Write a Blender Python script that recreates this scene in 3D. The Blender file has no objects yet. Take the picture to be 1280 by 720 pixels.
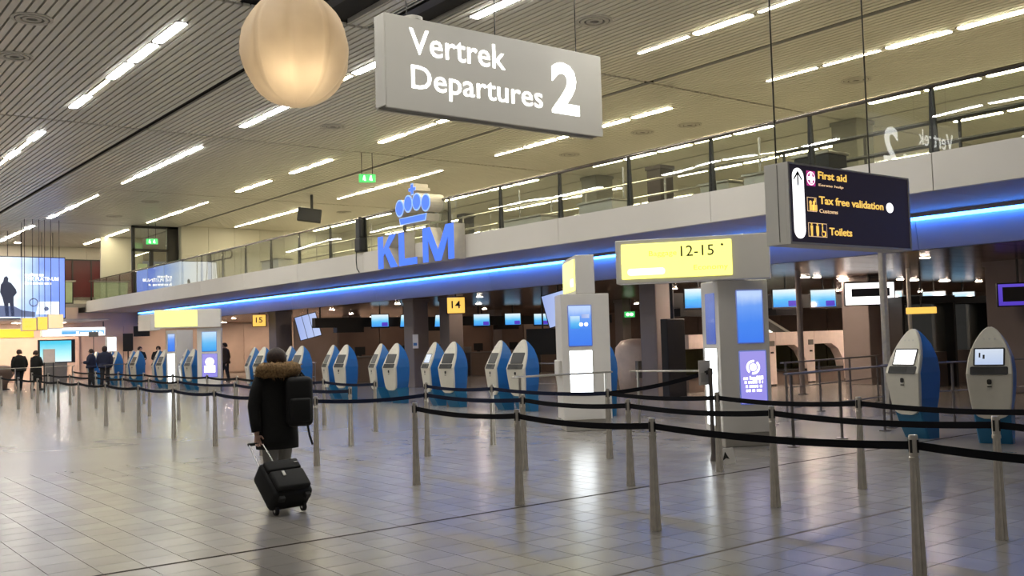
import bpy, bmesh, math, random
from mathutils import Vector, Matrix, Euler
random.seed(7)
S = bpy.context.scene
COL = S.collection
R_ = math.radians

# ------------------------------------------------------------------ camera
CAMH = 1.65
FPX = 1234.7
PIT, ROLL, YAW = R_(2.952), R_(-1.668), R_(37.849)
CW = Vector((math.sin(YAW)*math.cos(PIT), math.cos(YAW)*math.cos(PIT), math.sin(PIT)))
_rt = Vector((math.cos(YAW), -math.sin(YAW), 0)); _up = _rt.cross(CW)
CR = _rt*math.cos(ROLL) + _up*math.sin(ROLL)
CU = -_rt*math.sin(ROLL) + _up*math.cos(ROLL)
CC = Vector((0, 0, CAMH))
cam = bpy.data.cameras.new('camera'); cam.sensor_width = 36; cam.lens = FPX/1280*36
cam.clip_start = .05; cam.clip_end = 300
camo = bpy.data.objects.new('camera', cam); COL.objects.link(camo)
camo.matrix_world = Matrix(((CR.x, CU.x, -CW.x, CC.x), (CR.y, CU.y, -CW.y, CC.y), (CR.z, CU.z, -CW.z, CC.z), (0, 0, 0, 1)))
S.camera = camo

# ------------------------------------------------------------------ world, exposure
w = bpy.data.worlds.new('world'); S.world = w; w.use_nodes = True
w.node_tree.nodes['Background'].inputs[0].default_value = (.70, .68, .66, 1)
w.node_tree.nodes['Background'].inputs[1].default_value = .22
S.view_settings.view_transform = 'Standard'
S.view_settings.look = 'None'
S.view_settings.gamma = 1
S.view_settings.use_curve_mapping = False
S.view_settings.exposure = 0.0
LAMP = 52.0          # radiance of the ceiling battens
DOWN = 210.0          # radiance of the warm downlights under the balcony

# where things stand, measured from the photograph (1280 x 720)
def ray(x, y): return CW + CR*((x-640)/FPX) - CU*((y-360)/FPX)
def atz(x, y, z=0.0): d = ray(x, y); return CC + d*((z-CAMH)/d.z)
def atx(x, y, X): d = ray(x, y); return CC + d*(X/d.x)
def aty(x, y, Y): d = ray(x, y); return CC + d*(Y/d.y)
def atd(x, y, D): return CC + ray(x, y)*D

# ------------------------------------------------------------------ materials
MT = {}
def mat(name, col, rough=.5, metal=0.0, emit=None, es=0.0, var=.06, scale=6.0, bump=0.0, coat=0.0, spec=.5):
    if name in MT: return MT[name]
    m = bpy.data.materials.new(name); m.use_nodes = True; n = m.node_tree; b = n.nodes['Principled BSDF']
    b.inputs['Roughness'].default_value = rough; b.inputs['Metallic'].default_value = metal
    b.inputs['Specular IOR Level'].default_value = spec
    if coat: b.inputs['Coat Weight'].default_value = coat; b.inputs['Coat Roughness'].default_value = .08
    tc = n.nodes.new('ShaderNodeTexCoord'); nz = n.nodes.new('ShaderNodeTexNoise')
    nz.inputs['Scale'].default_value = scale; nz.inputs['Detail'].default_value = 3
    n.links.new(tc.outputs['Object'], nz.inputs['Vector'])
    cr = n.nodes.new('ShaderNodeValToRGB')
    cr.color_ramp.elements[0].position = .3; cr.color_ramp.elements[1].position = .7
    cr.color_ramp.elements[0].color = tuple(max(0, c*(1-var)) for c in col)+(1,)
    cr.color_ramp.elements[1].color = tuple(min(1, c*(1+var)) for c in col)+(1,)
    n.links.new(nz.outputs['Fac'], cr.inputs['Fac']); n.links.new(cr.outputs['Color'], b.inputs['Base Color'])
    if bump:
        bp = n.nodes.new('ShaderNodeBump'); bp.inputs['Strength'].default_value = bump
        nb = n.nodes.new('ShaderNodeTexNoise'); nb.inputs['Scale'].default_value = scale*8
        n.links.new(tc.outputs['Object'], nb.inputs['Vector'])
        n.links.new(nb.outputs['Fac'], bp.inputs['Height']); n.links.new(bp.outputs['Normal'], b.inputs['Normal'])
    if emit:
        b.inputs['Emission Color'].default_value = tuple(emit)+(1,); b.inputs['Emission Strength'].default_value = es
    MT[name] = m
    return m
def screen(name, stops, es=1.0, axis='Z', wob=.15):
    if name in MT: return MT[name]
    m = bpy.data.materials.new(name); m.use_nodes = True; n = m.node_tree; b = n.nodes['Principled BSDF']
    b.inputs['Base Color'].default_value = (.01, .01, .015, 1); b.inputs['Roughness'].default_value = .12
    tc = n.nodes.new('ShaderNodeTexCoord'); sp = n.nodes.new('ShaderNodeSeparateXYZ')
    n.links.new(tc.outputs['Generated'], sp.inputs[0])
    nz = n.nodes.new('ShaderNodeTexNoise'); nz.inputs['Scale'].default_value = 3.0
    n.links.new(tc.outputs['Generated'], nz.inputs['Vector'])
    ma = n.nodes.new('ShaderNodeMath'); ma.operation = 'MULTIPLY_ADD'; ma.inputs[1].default_value = wob
    n.links.new(nz.outputs['Fac'], ma.inputs[0]); n.links.new(sp.outputs[axis], ma.inputs[2])
    cr = n.nodes.new('ShaderNodeValToRGB'); els = cr.color_ramp.elements
    while len(els) < len(stops): els.new(.5)
    for e, (p, c) in zip(els, stops): e.position = p; e.color = tuple(c)+(1,)
    n.links.new(ma.outputs[0], cr.inputs['Fac']); n.links.new(cr.outputs['Color'], b.inputs['Emission Color'])
    b.inputs['Emission Strength'].default_value = es
    MT[name] = m
    return m
def glassmat(name, tint=(1, 1, 1), ior=1.5, refl=1.0):
    m = bpy.data.materials.new(name); m.use_nodes = True; n = m.node_tree
    for x in list(n.nodes): n.nodes.remove(x)
    o = n.nodes.new('ShaderNodeOutputMaterial'); mx = n.nodes.new('ShaderNodeMixShader')
    t = n.nodes.new('ShaderNodeBsdfTransparent'); t.inputs[0].default_value = tint+(1,)
    g = n.nodes.new('ShaderNodeBsdfGlossy'); g.inputs['Roughness'].default_value = .01
    fr = n.nodes.new('ShaderNodeFresnel'); fr.inputs[0].default_value = ior
    mu = n.nodes.new('ShaderNodeMath'); mu.operation = 'MULTIPLY'; mu.inputs[1].default_value = refl; mu.use_clamp = True
    nz = n.nodes.new('ShaderNodeTexNoise'); nz.inputs['Scale'].default_value = .55; nz.inputs['Detail'].default_value = 0
    bp = n.nodes.new('ShaderNodeBump'); bp.inputs['Strength'].default_value = .012; bp.inputs['Distance'].default_value = 1.0
    tc = n.nodes.new('ShaderNodeTexCoord')
    n.links.new(tc.outputs['Object'], nz.inputs['Vector']); n.links.new(nz.outputs['Fac'], bp.inputs['Height'])
    n.links.new(bp.outputs['Normal'], g.inputs['Normal'])
    ge = n.nodes.new('ShaderNodeNewGeometry'); io = n.nodes.new('ShaderNodeMath'); io.operation = 'MULTIPLY_ADD'
    io.inputs[1].default_value = 1/ior-ior; io.inputs[2].default_value = ior          # the pane's far side sees the inverse index
    n.links.new(ge.outputs['Backfacing'], io.inputs[0]); n.links.new(io.outputs[0], fr.inputs[0])
    n.links.new(fr.outputs[0], mu.inputs[0]); n.links.new(mu.outputs[0], mx.inputs[0])
    n.links.new(t.outputs[0], mx.inputs[1]); n.links.new(g.outputs[0], mx.inputs[2]); n.links.new(mx.outputs[0], o.inputs[0])
    MT[name] = m
    return m
TPX, TPY, TX0, TY0 = .32, .33375, 2.11, 7.72
def floormat(name, joints):
    m = bpy.data.materials.new(name); m.use_nodes = True; n = m.node_tree; b = n.nodes['Principled BSDF']; L = n.links.new
    geo = n.nodes.new('ShaderNodeNewGeometry'); sp = n.nodes.new('ShaderNodeSeparateXYZ'); L(geo.outputs['Position'], sp.inputs[0])
    def M(op, a, bb=None):
        k = n.nodes.new('ShaderNodeMath'); k.operation = op
        for i, v in enumerate((a, bb)):
            if v is None: continue
            if isinstance(v, (int, float)): k.inputs[i].default_value = v
            else: L(v, k.inputs[i])
        return k.outputs[0]
    ux = M('DIVIDE', M('SUBTRACT', sp.outputs['X'], TX0), TPX); uy = M('DIVIDE', M('SUBTRACT', sp.outputs['Y'], TY0), TPY)
    cb = n.nodes.new('ShaderNodeCombineXYZ'); L(M('FLOOR', ux), cb.inputs[0]); L(M('FLOOR', uy), cb.inputs[1])
    wn = n.nodes.new('ShaderNodeTexWhiteNoise'); wn.noise_dimensions = '2D'; L(cb.outputs[0], wn.inputs['Vector'])
    cr = n.nodes.new('ShaderNodeValToRGB'); e = cr.color_ramp.elements
    e[0].color = (.285, .265, .24, 1); e[1].color = (.345, .322, .295, 1)
    L(wn.outputs['Value'], cr.inputs['Fac'])
    nz = n.nodes.new('ShaderNodeTexNoise'); nz.inputs['Scale'].default_value = 2.2; nz.inputs['Detail'].default_value = 5
    L(geo.outputs['Position'], nz.inputs['Vector'])
    mx = n.nodes.new('ShaderNodeMix'); mx.data_type = 'RGBA'; mx.blend_type = 'MULTIPLY'; mx.inputs['Factor'].default_value = .35
    L(cr.outputs['Color'], mx.inputs['A']); L(nz.outputs['Color'], mx.inputs['B'])
    rgb = n.nodes.new('ShaderNodeRGBToBW'); L(nz.outputs['Color'], rgb.inputs[0])
    ad = n.nodes.new('ShaderNodeMix'); ad.data_type = 'RGBA'; ad.blend_type = 'MULTIPLY'; ad.inputs['Factor'].default_value = .3
    L(cr.outputs['Color'], ad.inputs['A']); L(rgb.outputs[0], ad.inputs['B'])
    out = ad.outputs['Result']
    if joints:
        cr.color_ramp.elements[0].color = cr.color_ramp.elements[1].color = (.315, .293, .267, 1)
        fx = M('FRACT', ux); fy = M('FRACT', uy)
        j = M('MAXIMUM', M('LESS_THAN', fx, .018), M('LESS_THAN', fy, .018))
        jm = n.nodes.new('ShaderNodeMix'); jm.data_type = 'RGBA'; L(M('MULTIPLY', j, .0), jm.inputs['Factor'])
        L(out, jm.inputs['A']); jm.inputs['B'].default_value = (.2, .18, .16, 1); out = jm.outputs['Result']
    L(out, b.inputs['Base Color'])
    if joints: b.inputs['Roughness'].default_value = .24; nz.inputs['Detail'].default_value = 1; nz.inputs['Scale'].default_value = .5
    else: L(M('ADD', M('MULTIPLY', nz.outputs['Fac'], .08), .20), b.inputs['Roughness'])
    b.inputs['Specular IOR Level'].default_value = .55
    MT[name] = m
    return m
floormat('tile', False); floormat('floor_far', True); glassmat('glass', (.92, .95, .92), 1.5, 2.3)
mat('joint', (.15, .135, .12), 1.0, spec=0)
mat('seam', (.035, .028, .024), 1.0, spec=0)
mat('slat', (.70, .67, .59), .35, .0, var=.03, scale=.4)
mat('ceil_back', (.03, .028, .026), .9)
mat('diffuser', (.9, .9, .9), .5, emit=(1, .985, .95), es=LAMP)
mat('diffuser_dim', (.9, .9, .85), .5, emit=(1, .90, .66), es=LAMP*.55)
mat('diffuser_warm', (.9, .88, .8), .5, emit=(1, .89, .58), es=LAMP)
mat('housing', (.16, .15, .13), .6)
mat('vent', (.55, .52, .46), .5)
mat('dark', (.012, .011, .011), .45)
mat('black_gloss', (.01, .01, .011), .3)
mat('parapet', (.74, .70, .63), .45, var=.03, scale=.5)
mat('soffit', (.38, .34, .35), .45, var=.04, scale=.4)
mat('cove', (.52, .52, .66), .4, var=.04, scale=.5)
mat('led', (.3, .6, 1), .5, emit=(.05, .26, 1.0), es=14.0)
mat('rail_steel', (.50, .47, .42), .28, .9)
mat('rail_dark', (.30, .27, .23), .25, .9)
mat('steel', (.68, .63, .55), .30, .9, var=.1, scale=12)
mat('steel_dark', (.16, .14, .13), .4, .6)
mat('post_black', (.018, .016, .014), .5)
mat('belt', (.006, .006, .009), .8, spec=.2)
mat('belt_blue', (.008, .012, .035), .8, spec=.2)
mat('kblue', (.022, .16, .46), .35, var=.08, scale=3)
mat('kblue_low', (.02, .17, .34), .4, var=.08, scale=3)
mat('kwhite', (.66, .63, .54), .35, var=.03)
mat('pwhite', (.76, .73, .68), .4, var=.03, scale=2)
mat('pbase', (.42, .39, .34), .5)
mat('yellow_lit', (.8, .75, .1), .4, emit=(1.0, .98, .26), es=1.3)
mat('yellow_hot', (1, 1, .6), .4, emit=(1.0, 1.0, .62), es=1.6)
mat('orange_lit', (.9, .5, .05), .4, emit=(1.0, .53, .06), es=.95)
mat('yel_or', (.9, .6, .05), .4, emit=(1.0, .66, .06), es=1.0)
mat('esc_fill', (.8, .85, .7), .4, emit=(.9, .98, .8), es=3.0)
mat('white_strip', (.75, .72, .68), .3)
mat('amber_lit', (.9, .5, .05), .4, emit=(1.0, .62, .12), es=.95)
mat('peach_lit', (.9, .6, .4), .4, emit=(1.0, .66, .36), es=.8)
mat('white_lit', (.9, .9, .9), .4, emit=(1, .98, .97), es=1.6)
mat('sign_white', (.9, .9, .9), .4, emit=(1, .99, .97), es=3.6)
mat('white_bright', (.9, .9, .9), .4, emit=(.90, .97, 1), es=4.5)
mat('ink', (.012, .012, .01), .6)
mat('ink_olive', (.35, .33, .03), .6, emit=(.55, .56, .05), es=.8)
mat('signgrey', (.56, .54, .49), .45, var=.03, scale=.8)
mat('signgrey_dark', (.17, .16, .14), .5)
mat('signnavy', (.022, .022, .038), .35)
mat('navy_glow', (.007, .006, .007), .5, emit=(.04, .03, .045), es=.35, spec=.12)
mat('magenta', (.5, .03, .25), .4, emit=(.55, .04, .26), es=.8)
mat('brown_print', (.12, .05, .02), .4)
mat('klm_blue', (.01, .04, .25), .4, emit=(.06, .19, 1.0), es=1.05)
mat('klm_edge', (.3, .5, .9), .4, emit=(.22, .36, .95), es=.9)
mat('klm_side', (.62, .58, .51), .45)
mat('ceil_low', (.24, .14, .09), .24, .75, var=.2, scale=.8)
mat('column', (.24, .20, .19), .5, var=.06, scale=1)
mat('column_up', (.20, .19, .155), .5, var=.04, scale=1)
mat('wall_brown', (.17, .11, .085), .5, var=.15, scale=.8)
mat('wall_pink', (.62, .47, .38), .5, var=.1, scale=.7)
mat('wall_mid', (.30, .22, .18), .5, var=.12, scale=.8)
mat('wall_cream', (.62, .59, .49), .5, var=.03, scale=.6)
mat('redwall', (.07, .008, .01), .35, var=.25, scale=.6)
mat('updark', (.028, .015, .012), .5)
mat('upfloor', (.33, .31, .27), .35)
mat('downlight', (1, .9, .8), .5, emit=(1, .78, .60), es=DOWN)
mat('downlight_w', (1, .95, .9), .5, emit=(1, .9, .8), es=DOWN)
mat('green_lit', (.1, .6, .2), .4, emit=(.05, .62, .14), es=.9)
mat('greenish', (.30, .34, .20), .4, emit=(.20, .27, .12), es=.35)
mat('pinkwhite', (.86, .72, .66), .35, var=.05)
mat('grey_panel', (.24, .22, .21), .45)
mat('desk', (.20, .15, .125), .4)
mat('leather', (.02, .018, .018), .5)
mat('coat', (.0045, .0042, .004), .85, var=.3, scale=20, bump=.3)
mat('navycoat', (.012, .016, .045), .8, var=.2)
mat('browncoat', (.05, .028, .018), .8, var=.2)
mat('fur', (.26, .16, .07), .95, var=.5, scale=45, bump=1.0)
mat('hair', (.035, .016, .010), .6, var=.4, scale=40)
mat('skin', (.52, .32, .24), .5)
mat('trousers', (.30, .29, .27), .8)
mat('darktrousers', (.02, .02, .025), .8)
mat('shoe', (.02, .02, .02), .5)
mat('case', (.0035, .0035, .004), .7, bump=.2)
mat('rubber', (.02, .02, .02), .7)
mat('chrome', (.7, .68, .66), .2, .9)
screen('scr_blue', [(0, (.05, .20, .86)), (.45, (.07, .25, .88)), (.78, (.16, .36, .92)), (1, (.52, .68, .98))], 1.0)
screen('scr_cyan', [(0, (.03, .32, .85)), (.5, (.14, .52, .92)), (1, (.55, .78, .97))], 1.0)
screen('scr_dark', [(0, (.09, .13, .45)), (1, (.17, .23, .58))], .8)
screen('scr_purple', [(0, (.30, .27, .80)), (1, (.36, .32, .82))], 1.0)
screen('scr_sky', [(0, (.05, .28, .88)), (.5, (.12, .55, .95)), (.75, (.45, .8, .98)), (1, (.8, .93, 1))], 1.0)
screen('scr_tv', [(0, (.9, .98, 1)), (.45, (.45, .92, 1)), (1, (.08, .62, .85))], 1.05)
screen('scr_lav', [(0, (.35, .45, .85)), (1, (.55, .65, .95))], .95, 'X')
screen('scr_ad', [(.3, (.97, .98, 1)), (.62, (.80, .90, 1)), (.85, (.40, .58, 1)), (1, (.20, .32, .95))], 1.25, 'X', .35)
screen('scr_adup', [(0, (.30, .42, .95)), (.5, (.17, .25, .85)), (1, (.42, .48, .95))], .8, 'X', .3)
screen('scr_kiosk', [(0, (.55, .68, .95)), (1, (.75, .84, .98))], .85)

# ------------------------------------------------------------------ mesh building
class MB:
    def __init__(s): s.v = []; s.f = []
    def add(s, vs, fs, M=None):
        o = len(s.v)
        s.v += [tuple(M @ Vector(p)) if M else tuple(p) for p in vs]
        s.f += [tuple(i+o for i in f) for f in fs]
        return s
    def box(s, x0, x1, y0, y1, z0, z1, M=None):
        vs = [(x0,y0,z0),(x1,y0,z0),(x1,y1,z0),(x0,y1,z0),(x0,y0,z1),(x1,y0,z1),(x1,y1,z1),(x0,y1,z1)]
        return s.add(vs, [(0,3,2,1),(4,5,6,7),(0,1,5,4),(1,2,6,5),(2,3,7,6),(3,0,4,7)], M)
    def bbox(s, x0, x1, y0, y1, z0, z1, b=.02, seg=2, M=None):
        bm = bmesh.new(); bmesh.ops.create_cube(bm, size=1)
        for v in bm.verts: v.co = Vector(((x0+x1)/2+v.co.x*(x1-x0), (y0+y1)/2+v.co.y*(y1-y0), (z0+z1)/2+v.co.z*(z1-z0)))
        bmesh.ops.bevel(bm, geom=list(bm.edges), offset=b, segments=seg, affect='EDGES', profile=.5)
        bm.verts.index_update()
        s.add([v.co.copy() for v in bm.verts], [tuple(v.index for v in f.verts) for f in bm.faces], M); bm.free()
        return s
    def tube(s, pts, rad, n=8, M=None, caps=True):
        pts = [Vector(p) for p in pts]
        if isinstance(rad, (int, float)): rad = [rad]*len(pts)
        vs = []; fs = []; a = None
        for i, p in enumerate(pts):
            d = (pts[min(i+1, len(pts)-1)] - pts[max(i-1, 0)]).normalized()
            if a is None: a = d.cross(Vector((0, 0, 1)) if abs(d.z) < .95 else Vector((0, 1, 0))).normalized()
            else: a = (a-d*a.dot(d)).normalized()
            b = d.cross(a)
            for k in range(n):
                t = 2*math.pi*k/n; vs.append(p + (a*math.cos(t) + b*math.sin(t))*rad[i])
        for i in range(len(pts)-1):
            for k in range(n):
                fs.append((i*n+k, (i+1)*n+k, (i+1)*n+(k+1) % n, i*n+(k+1) % n))
        if caps: fs += [tuple(range(n)), tuple(reversed(range((len(pts)-1)*n, len(pts)*n)))]
        return s.add(vs, fs, M)
    def loft(s, rings, M=None, caps=True):
        n = len(rings[0]); vs = [p for r in rings for p in r]; fs = []
        for i in range(len(rings)-1):
            for k in range(n): fs.append((i*n+k, i*n+(k+1) % n, (i+1)*n+(k+1) % n, (i+1)*n+k))
        if caps: fs += [tuple(reversed(range(n))), tuple(range((len(rings)-1)*n, len(rings)*n))]
        return s.add(vs, fs, M)
    def lathe(s, prof, n=20, M=None, flute=0.0):
        rings = []
        for r, z in prof:
            rings.append([(r*(1-(flute if k % 2 else 0))*math.cos(2*math.pi*k/n), r*(1-(flute if k % 2 else 0))*math.sin(2*math.pi*k/n), z) for k in range(n)])
        return s.loft(rings, M)
    def prism(s, poly, h, M=None):
        n = len(poly)
        vs = [(x, y, 0) for x, y in poly] + [(x, y, h) for x, y in poly]
        fs = [tuple(reversed(range(n))), tuple(range(n, 2*n))] + [(k, (k+1) % n, n+(k+1) % n, n+k) for k in range(n)]
        return s.add(vs, fs, M)
    def build(s, name, m, parent=None, smooth=False, world=False):
        me = bpy.data.meshes.new(name); me.from_pydata(s.v, [], s.f); me.update()
        me.materials.append(MT[m] if isinstance(m, str) else m)
        if smooth: me.shade_smooth()
        return link(name, me, parent, world)
def chain(o):
    M = o.matrix_basis.copy()
    if o.parent: M = chain(o.parent) @ o.matrix_parent_inverse @ M
    return M
def link(name, me, parent=None, world=False):
    o = bpy.data.objects.new(name, me); COL.objects.link(o)
    if parent:
        o.parent = parent
        if world: o.matrix_parent_inverse = chain(parent).inverted()
    return o
def tag(o, label=None, cat=None, group=None, kind=None):
    if label: o['label'] = label
    if cat: o['category'] = cat
    if group: o['group'] = group
    if kind: o['kind'] = kind
    return o
def thing(name, label, cat, loc=(0, 0, 0), rz=0.0, group=None):
    o = bpy.data.objects.new(name, None); COL.objects.link(o); o.empty_display_size = .1
    o.location = loc; o.rotation_euler = (0, 0, rz)
    return tag(o, label, cat, group)
def copy_tree(o, parent=None):
    c = o.copy(); COL.objects.link(c)
    if parent: c.parent = parent
    for ch in list(o.children): copy_tree(ch, c)
    return c
def struct(o): o['kind'] = 'structure'; return o
def B(name, m, parent, x0, x1, y0, y1, z0, z1, b=0.0, world=False, M=None):
    mb = MB()
    if b: mb.bbox(x0, x1, y0, y1, z0, z1, b, 2, M)
    else: mb.box(x0, x1, y0, y1, z0, z1, M)
    return mb.build(name, m, parent, world=world)
_txt = {}
def text(s, box, frame, m, parent, name='lettering', bold=.012, ext=.006, world=True, label=None):
    """letters fitted into box = (u0, u1, v0, v1) of a frame matrix (x = right, y = up, z = out)"""
    cu = bpy.data.curves.new('t', 'FONT'); cu.body = s; cu.size = 1; cu.offset = bold; cu.resolution_u = 3; cu.extrude = .001
    o = bpy.data.objects.new('t', cu); COL.objects.link(o)
    dg = bpy.context.evaluated_depsgraph_get(); me = bpy.data.meshes.new_from_object(o.evaluated_get(dg))
    bpy.data.objects.remove(o); bpy.data.curves.remove(cu)
    xs = [v.co.x for v in me.vertices]; ys = [v.co.y for v in me.vertices]
    x0, x1, y0, y1 = min(xs), max(xs), min(ys), max(ys); u0, u1, v0, v1 = box
    for v in me.vertices:
        v.co = frame @ Vector((u0+(v.co.x-x0)/(x1-x0)*(u1-u0), v0+(v.co.y-y0)/(y1-y0)*(v1-v0), ext if v.co.z > 0 else .0005))
    me.materials.clear(); me.materials.append(MT[m]); me.name = name
    o = link(name, me, parent, world)
    if label: o['label'] = label
    return o
def blocks(box, fr_, m, parent, name='lettering_row'):
    """a row of lettering too blurred to read: short marks"""
    u0, u1, v0, v1 = box; mb = MB(); u = u0; h_ = v1-v0
    while u < u1-.2*h_:
        w_ = h_*random.uniform(.35, .75)
        mb.box(u, min(u+w_, u1), v0, v0+h_*random.choice((.7, .7, 1)), .0005, .004, fr_); u += w_+h_*random.choice((.15, .15, .45))
    return tag(mb.build(name, m, parent, world=True), kind='stuff')
def frame(o, u, v):
    u = Vector(u).normalized(); v = Vector(v).normalized(); n = u.cross(v)
    return Matrix(((u.x, v.x, n.x, o[0]), (u.y, v.y, n.y, o[1]), (u.z, v.z, n.z, o[2]), (0, 0, 0, 1)))
def rrect(w_, h_, r, n=5):
    pts = []
    for cx, cy, a in ((w_/2-r, h_/2-r, 0), (-w_/2+r, h_/2-r, 90), (-w_/2+r, -h_/2+r, 180), (w_/2-r, -h_/2+r, 270)):
        for k in range(n+1): t = R_(a+90*k/n); pts.append((cx+r*math.cos(t), cy+r*math.sin(t)))
    return pts
def disc(r, n=24, sx=1.0): return [(r*sx*math.cos(2*math.pi*k/n), r*math.sin(2*math.pi*k/n)) for k in range(n)]
def T(x, y, z=0.0): return Matrix.Translation((x, y, z))

# ================================================================== the setting
def inview(p, mg=20):
    v = Vector(p)-CC; d = v.dot(CW)
    if d < .3: return False
    x = 640+FPX*v.dot(CR)/d; y = 360-FPX*v.dot(CU)/d
    return -mg < x < 1280+mg and -mg < y < 720+mg
# ---- floor: tiles one by one near the camera, joined further out, plain slab beyond
IX0, IX1, IY0, IY1 = -14, 34, -13, 21
fx0, fx1, fy0, fy1 = TX0+IX0*TPX, TX0+IX1*TPX, TY0+IY0*TPY, TY0+IY1*TPY
mb = MB()
FX0, FX1, FY0, FY1 = -12, 52, -6, 72
for a, b_, c, d in ((FX0, fx0, FY0, FY1), (fx1, FX1, FY0, FY1), (fx0, fx1, FY0, fy0), (fx0, fx1, fy1, FY1)):
    mb.box(a, b_, c, d, -.2, 0)
floor = struct(mb.build('floor', 'floor_far'))
bed = MB().box(fx0, fx1, fy0, fy1, -.2, -.005).build('tile_bed', 'joint', floor)
def tile_geo(x, y):
    g = .0018; c = .0015; X0, X1, Y0, Y1 = x+g, x+TPX-g, y+g, y+TPY-g
    vs = [(X0,Y0,-.006),(X1,Y0,-.006),(X1,Y1,-.006),(X0,Y1,-.006),(X0+c,Y0+c,0),(X1-c,Y0+c,0),(X1-c,Y1-c,0),(X0+c,Y1-c,0)]
    return vs, [(4,5,6,7),(0,1,5,4),(1,2,6,5),(2,3,7,6),(3,0,4,7)]
cells = []
for i in range(IX0, IX1):
    for j in range(IY0, IY1):
        x, y = TX0+i*TPX, TY0+j*TPY
        cells.append((0 if inview((x+.16, y+.16, 0)) else 1, math.hypot(x, y), x, y))
cells.sort()
mbt = MB().add(*tile_geo(0, 0)); t0 = None
rest = MB()
for k, (vis, d, x, y) in enumerate(cells):
    if k < 300:
        if t0 is None: t0 = mbt.build('tile', 'tile', floor); o = t0
        else: o = t0.copy(); COL.objects.link(o); o.parent = floor
        o.location = (x, y, 0)
    else: rest.add(*tile_geo(x, y))
tag(rest.build('tile_field', 'tile', floor), kind='stuff')
struct(MB().box(fx0, 15, TY0-.022, TY0+.022, -.004, .0006).build('trim_1', 'seam'))
struct(MB().box(fx0, 13, TY0-8*TPY-.014, TY0-8*TPY+.014, -.004, .0006).build('trim_2', 'joint'))

# ---- ceiling of metal slats over the hall and the upper level
ZC = 8.1
LX, LXP = .24, 9.0          # long dark joints every 9 m
LY, LYP = 5.82, 11.68       # cross joints
SP = .171
XMIN, XMAX = -9.0, 46.0
ceil = struct(MB().box(XMIN, XMAX, LY-LYP, 66, ZC+.11, ZC+.2).build('ceiling', 'ceil_back'))
def slat_geo(y0, y1, x=0.0):
    a = .069
    vs = [(x-a,y0,ZC+.06),(x+a,y0,ZC+.06),(x+a,y1,ZC+.06),(x-a,y1,ZC+.06),(x-a+.004,y0,ZC),(x+a-.004,y0,ZC),(x+a-.004,y1,ZC),(x-a+.004,y1,ZC)]
    return vs, [(7,6,5,4),(0,4,5,1),(1,5,6,2),(2,6,7,3),(3,7,4,0)]
bays = [(LY+(k-1)*LYP+.06, LY+k*LYP-.06) for k in range(0, 6)]      # bay 0 ends at 5.82
bays[5] = (bays[5][0], 64.6)
rest = MB(); n_obj = 0
for k, (y0, y1) in enumerate(bays):
    proto = None; x = LX + SP/2 - LXP*2
    i = 0
    while x < XMAX:
        r = (x-LX) % LXP
        if r < .09 or r > LXP-.09: x += SP; continue
        yy1 = y1
        if k == 1 and (7.25 < x < 9.55 or 10.05 < x < 11.0): yy1 = 12.6      # open panels
        near = (k == 2 and 2.0 < x < 27) or (k == 1 and 11.0 < x < 26.0) or (k == 3 and 5 < x < 13.5)
        if near and n_obj < 300 and yy1 == y1:
            if proto is None: proto = MB().add(*slat_geo(y0, y1)).build('slat', 'slat', ceil); o = proto
            else: o = proto.copy(); COL.objects.link(o); o.parent = ceil
            o.location.x = x; n_obj += 1
        elif x > XMIN: rest.add(*slat_geo(y0, yy1, x))
        x += SP
tag(rest.build('slat_field', 'slat', ceil), kind='stuff')
# frames of the open panels
fr = MB()
for a, b_ in ((7.2, 9.6), (10.0, 11.05)):
    fr.box(a, b_, 12.5, 12.6, ZC, ZC+.1).box(a, a+.05, 12.6, 17.44, ZC, ZC+.1).box(b_-.05, b_, 12.6, 17.44, ZC, ZC+.1)
fr.build('panel_frame', 'vent', ceil)
for a in (7.6, 8.7, 10.3): MB().box(a, a+.25, 12.7, 17.3, ZC+.07, ZC+.11).build('duct', 'dark', ceil)

# ---- batten lights set in rows into the slats
def light_proto(w_, m, ln=1.57):
    t = thing('ceiling_light', 'slim white batten light let into the slatted ceiling', 'ceiling light', group='batten lights of the slatted ceiling')
    MB().box(-w_/2-.015, w_/2+.015, 0, ln, -.012, .03).build('housing', 'housing', t)
    MB().prism(rrect(w_, ln-.05, w_*.3, 3), .012, T(0, ln/2, -.022)).build('diffuser', m, t)
    return t
LP = {'W': light_proto(.21, 'diffuser'), 'n': light_proto(.10, 'diffuser_dim')}
LP['w'] = light_proto(.21, 'diffuser_warm'); LP['w']['label'] = 'warm white batten light over the upper level'; LP['w']['group'] = 'warm battens over the upper level'
LP['n']['label'] = 'narrow dimmer batten light let into the slatted ceiling'; LP['n']['group'] = 'narrow battens of the slatted ceiling'
used = {}
pat = {(6.78, 2): 'WWWnW', (6.78, 3): 'WnWnW', (11.46, 1): 'WWWWW', (11.46, 3): 'WWWWn', (11.46, 4): 'nnWnW', (16.1, 1): 'nWnWn', (16.1, 2): 'WWWnW',
       (16.1, 3): 'WW-WW', (16.1, 4): 'nnWnn', (20.75, 1): 'WWWnn', (20.75, 2): 'WWWWn', (20.75, 3): 'nWWWn', (25.4, 2): 'WnWWn'}
for row in (2.1, 6.78, 11.46, 16.1, 20.75, 25.4, 30.1, 34.7):
    for k in range(1, 6):
        y0 = LY+(k-1)*LYP+1.58
        if row > 18 and k == 5: continue
        for s, ch in enumerate(pat.get((row, k), ('WWnWW', 'WnWWW', 'WWWWn')[int(row*7+k) % 3])):
            if ch == '-': continue
            if row > 15 and ch == 'W': ch = 'w'
            if 7 < row < 11.6 and k == 1 and False: continue
            ya = y0+s*1.70
            if ya+1.7 > 64: continue
            if ch in used: o = copy_tree(LP[ch])
            else: o = LP[ch]; used[ch] = 1
            o.location = (row, ya, ZC)
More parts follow.
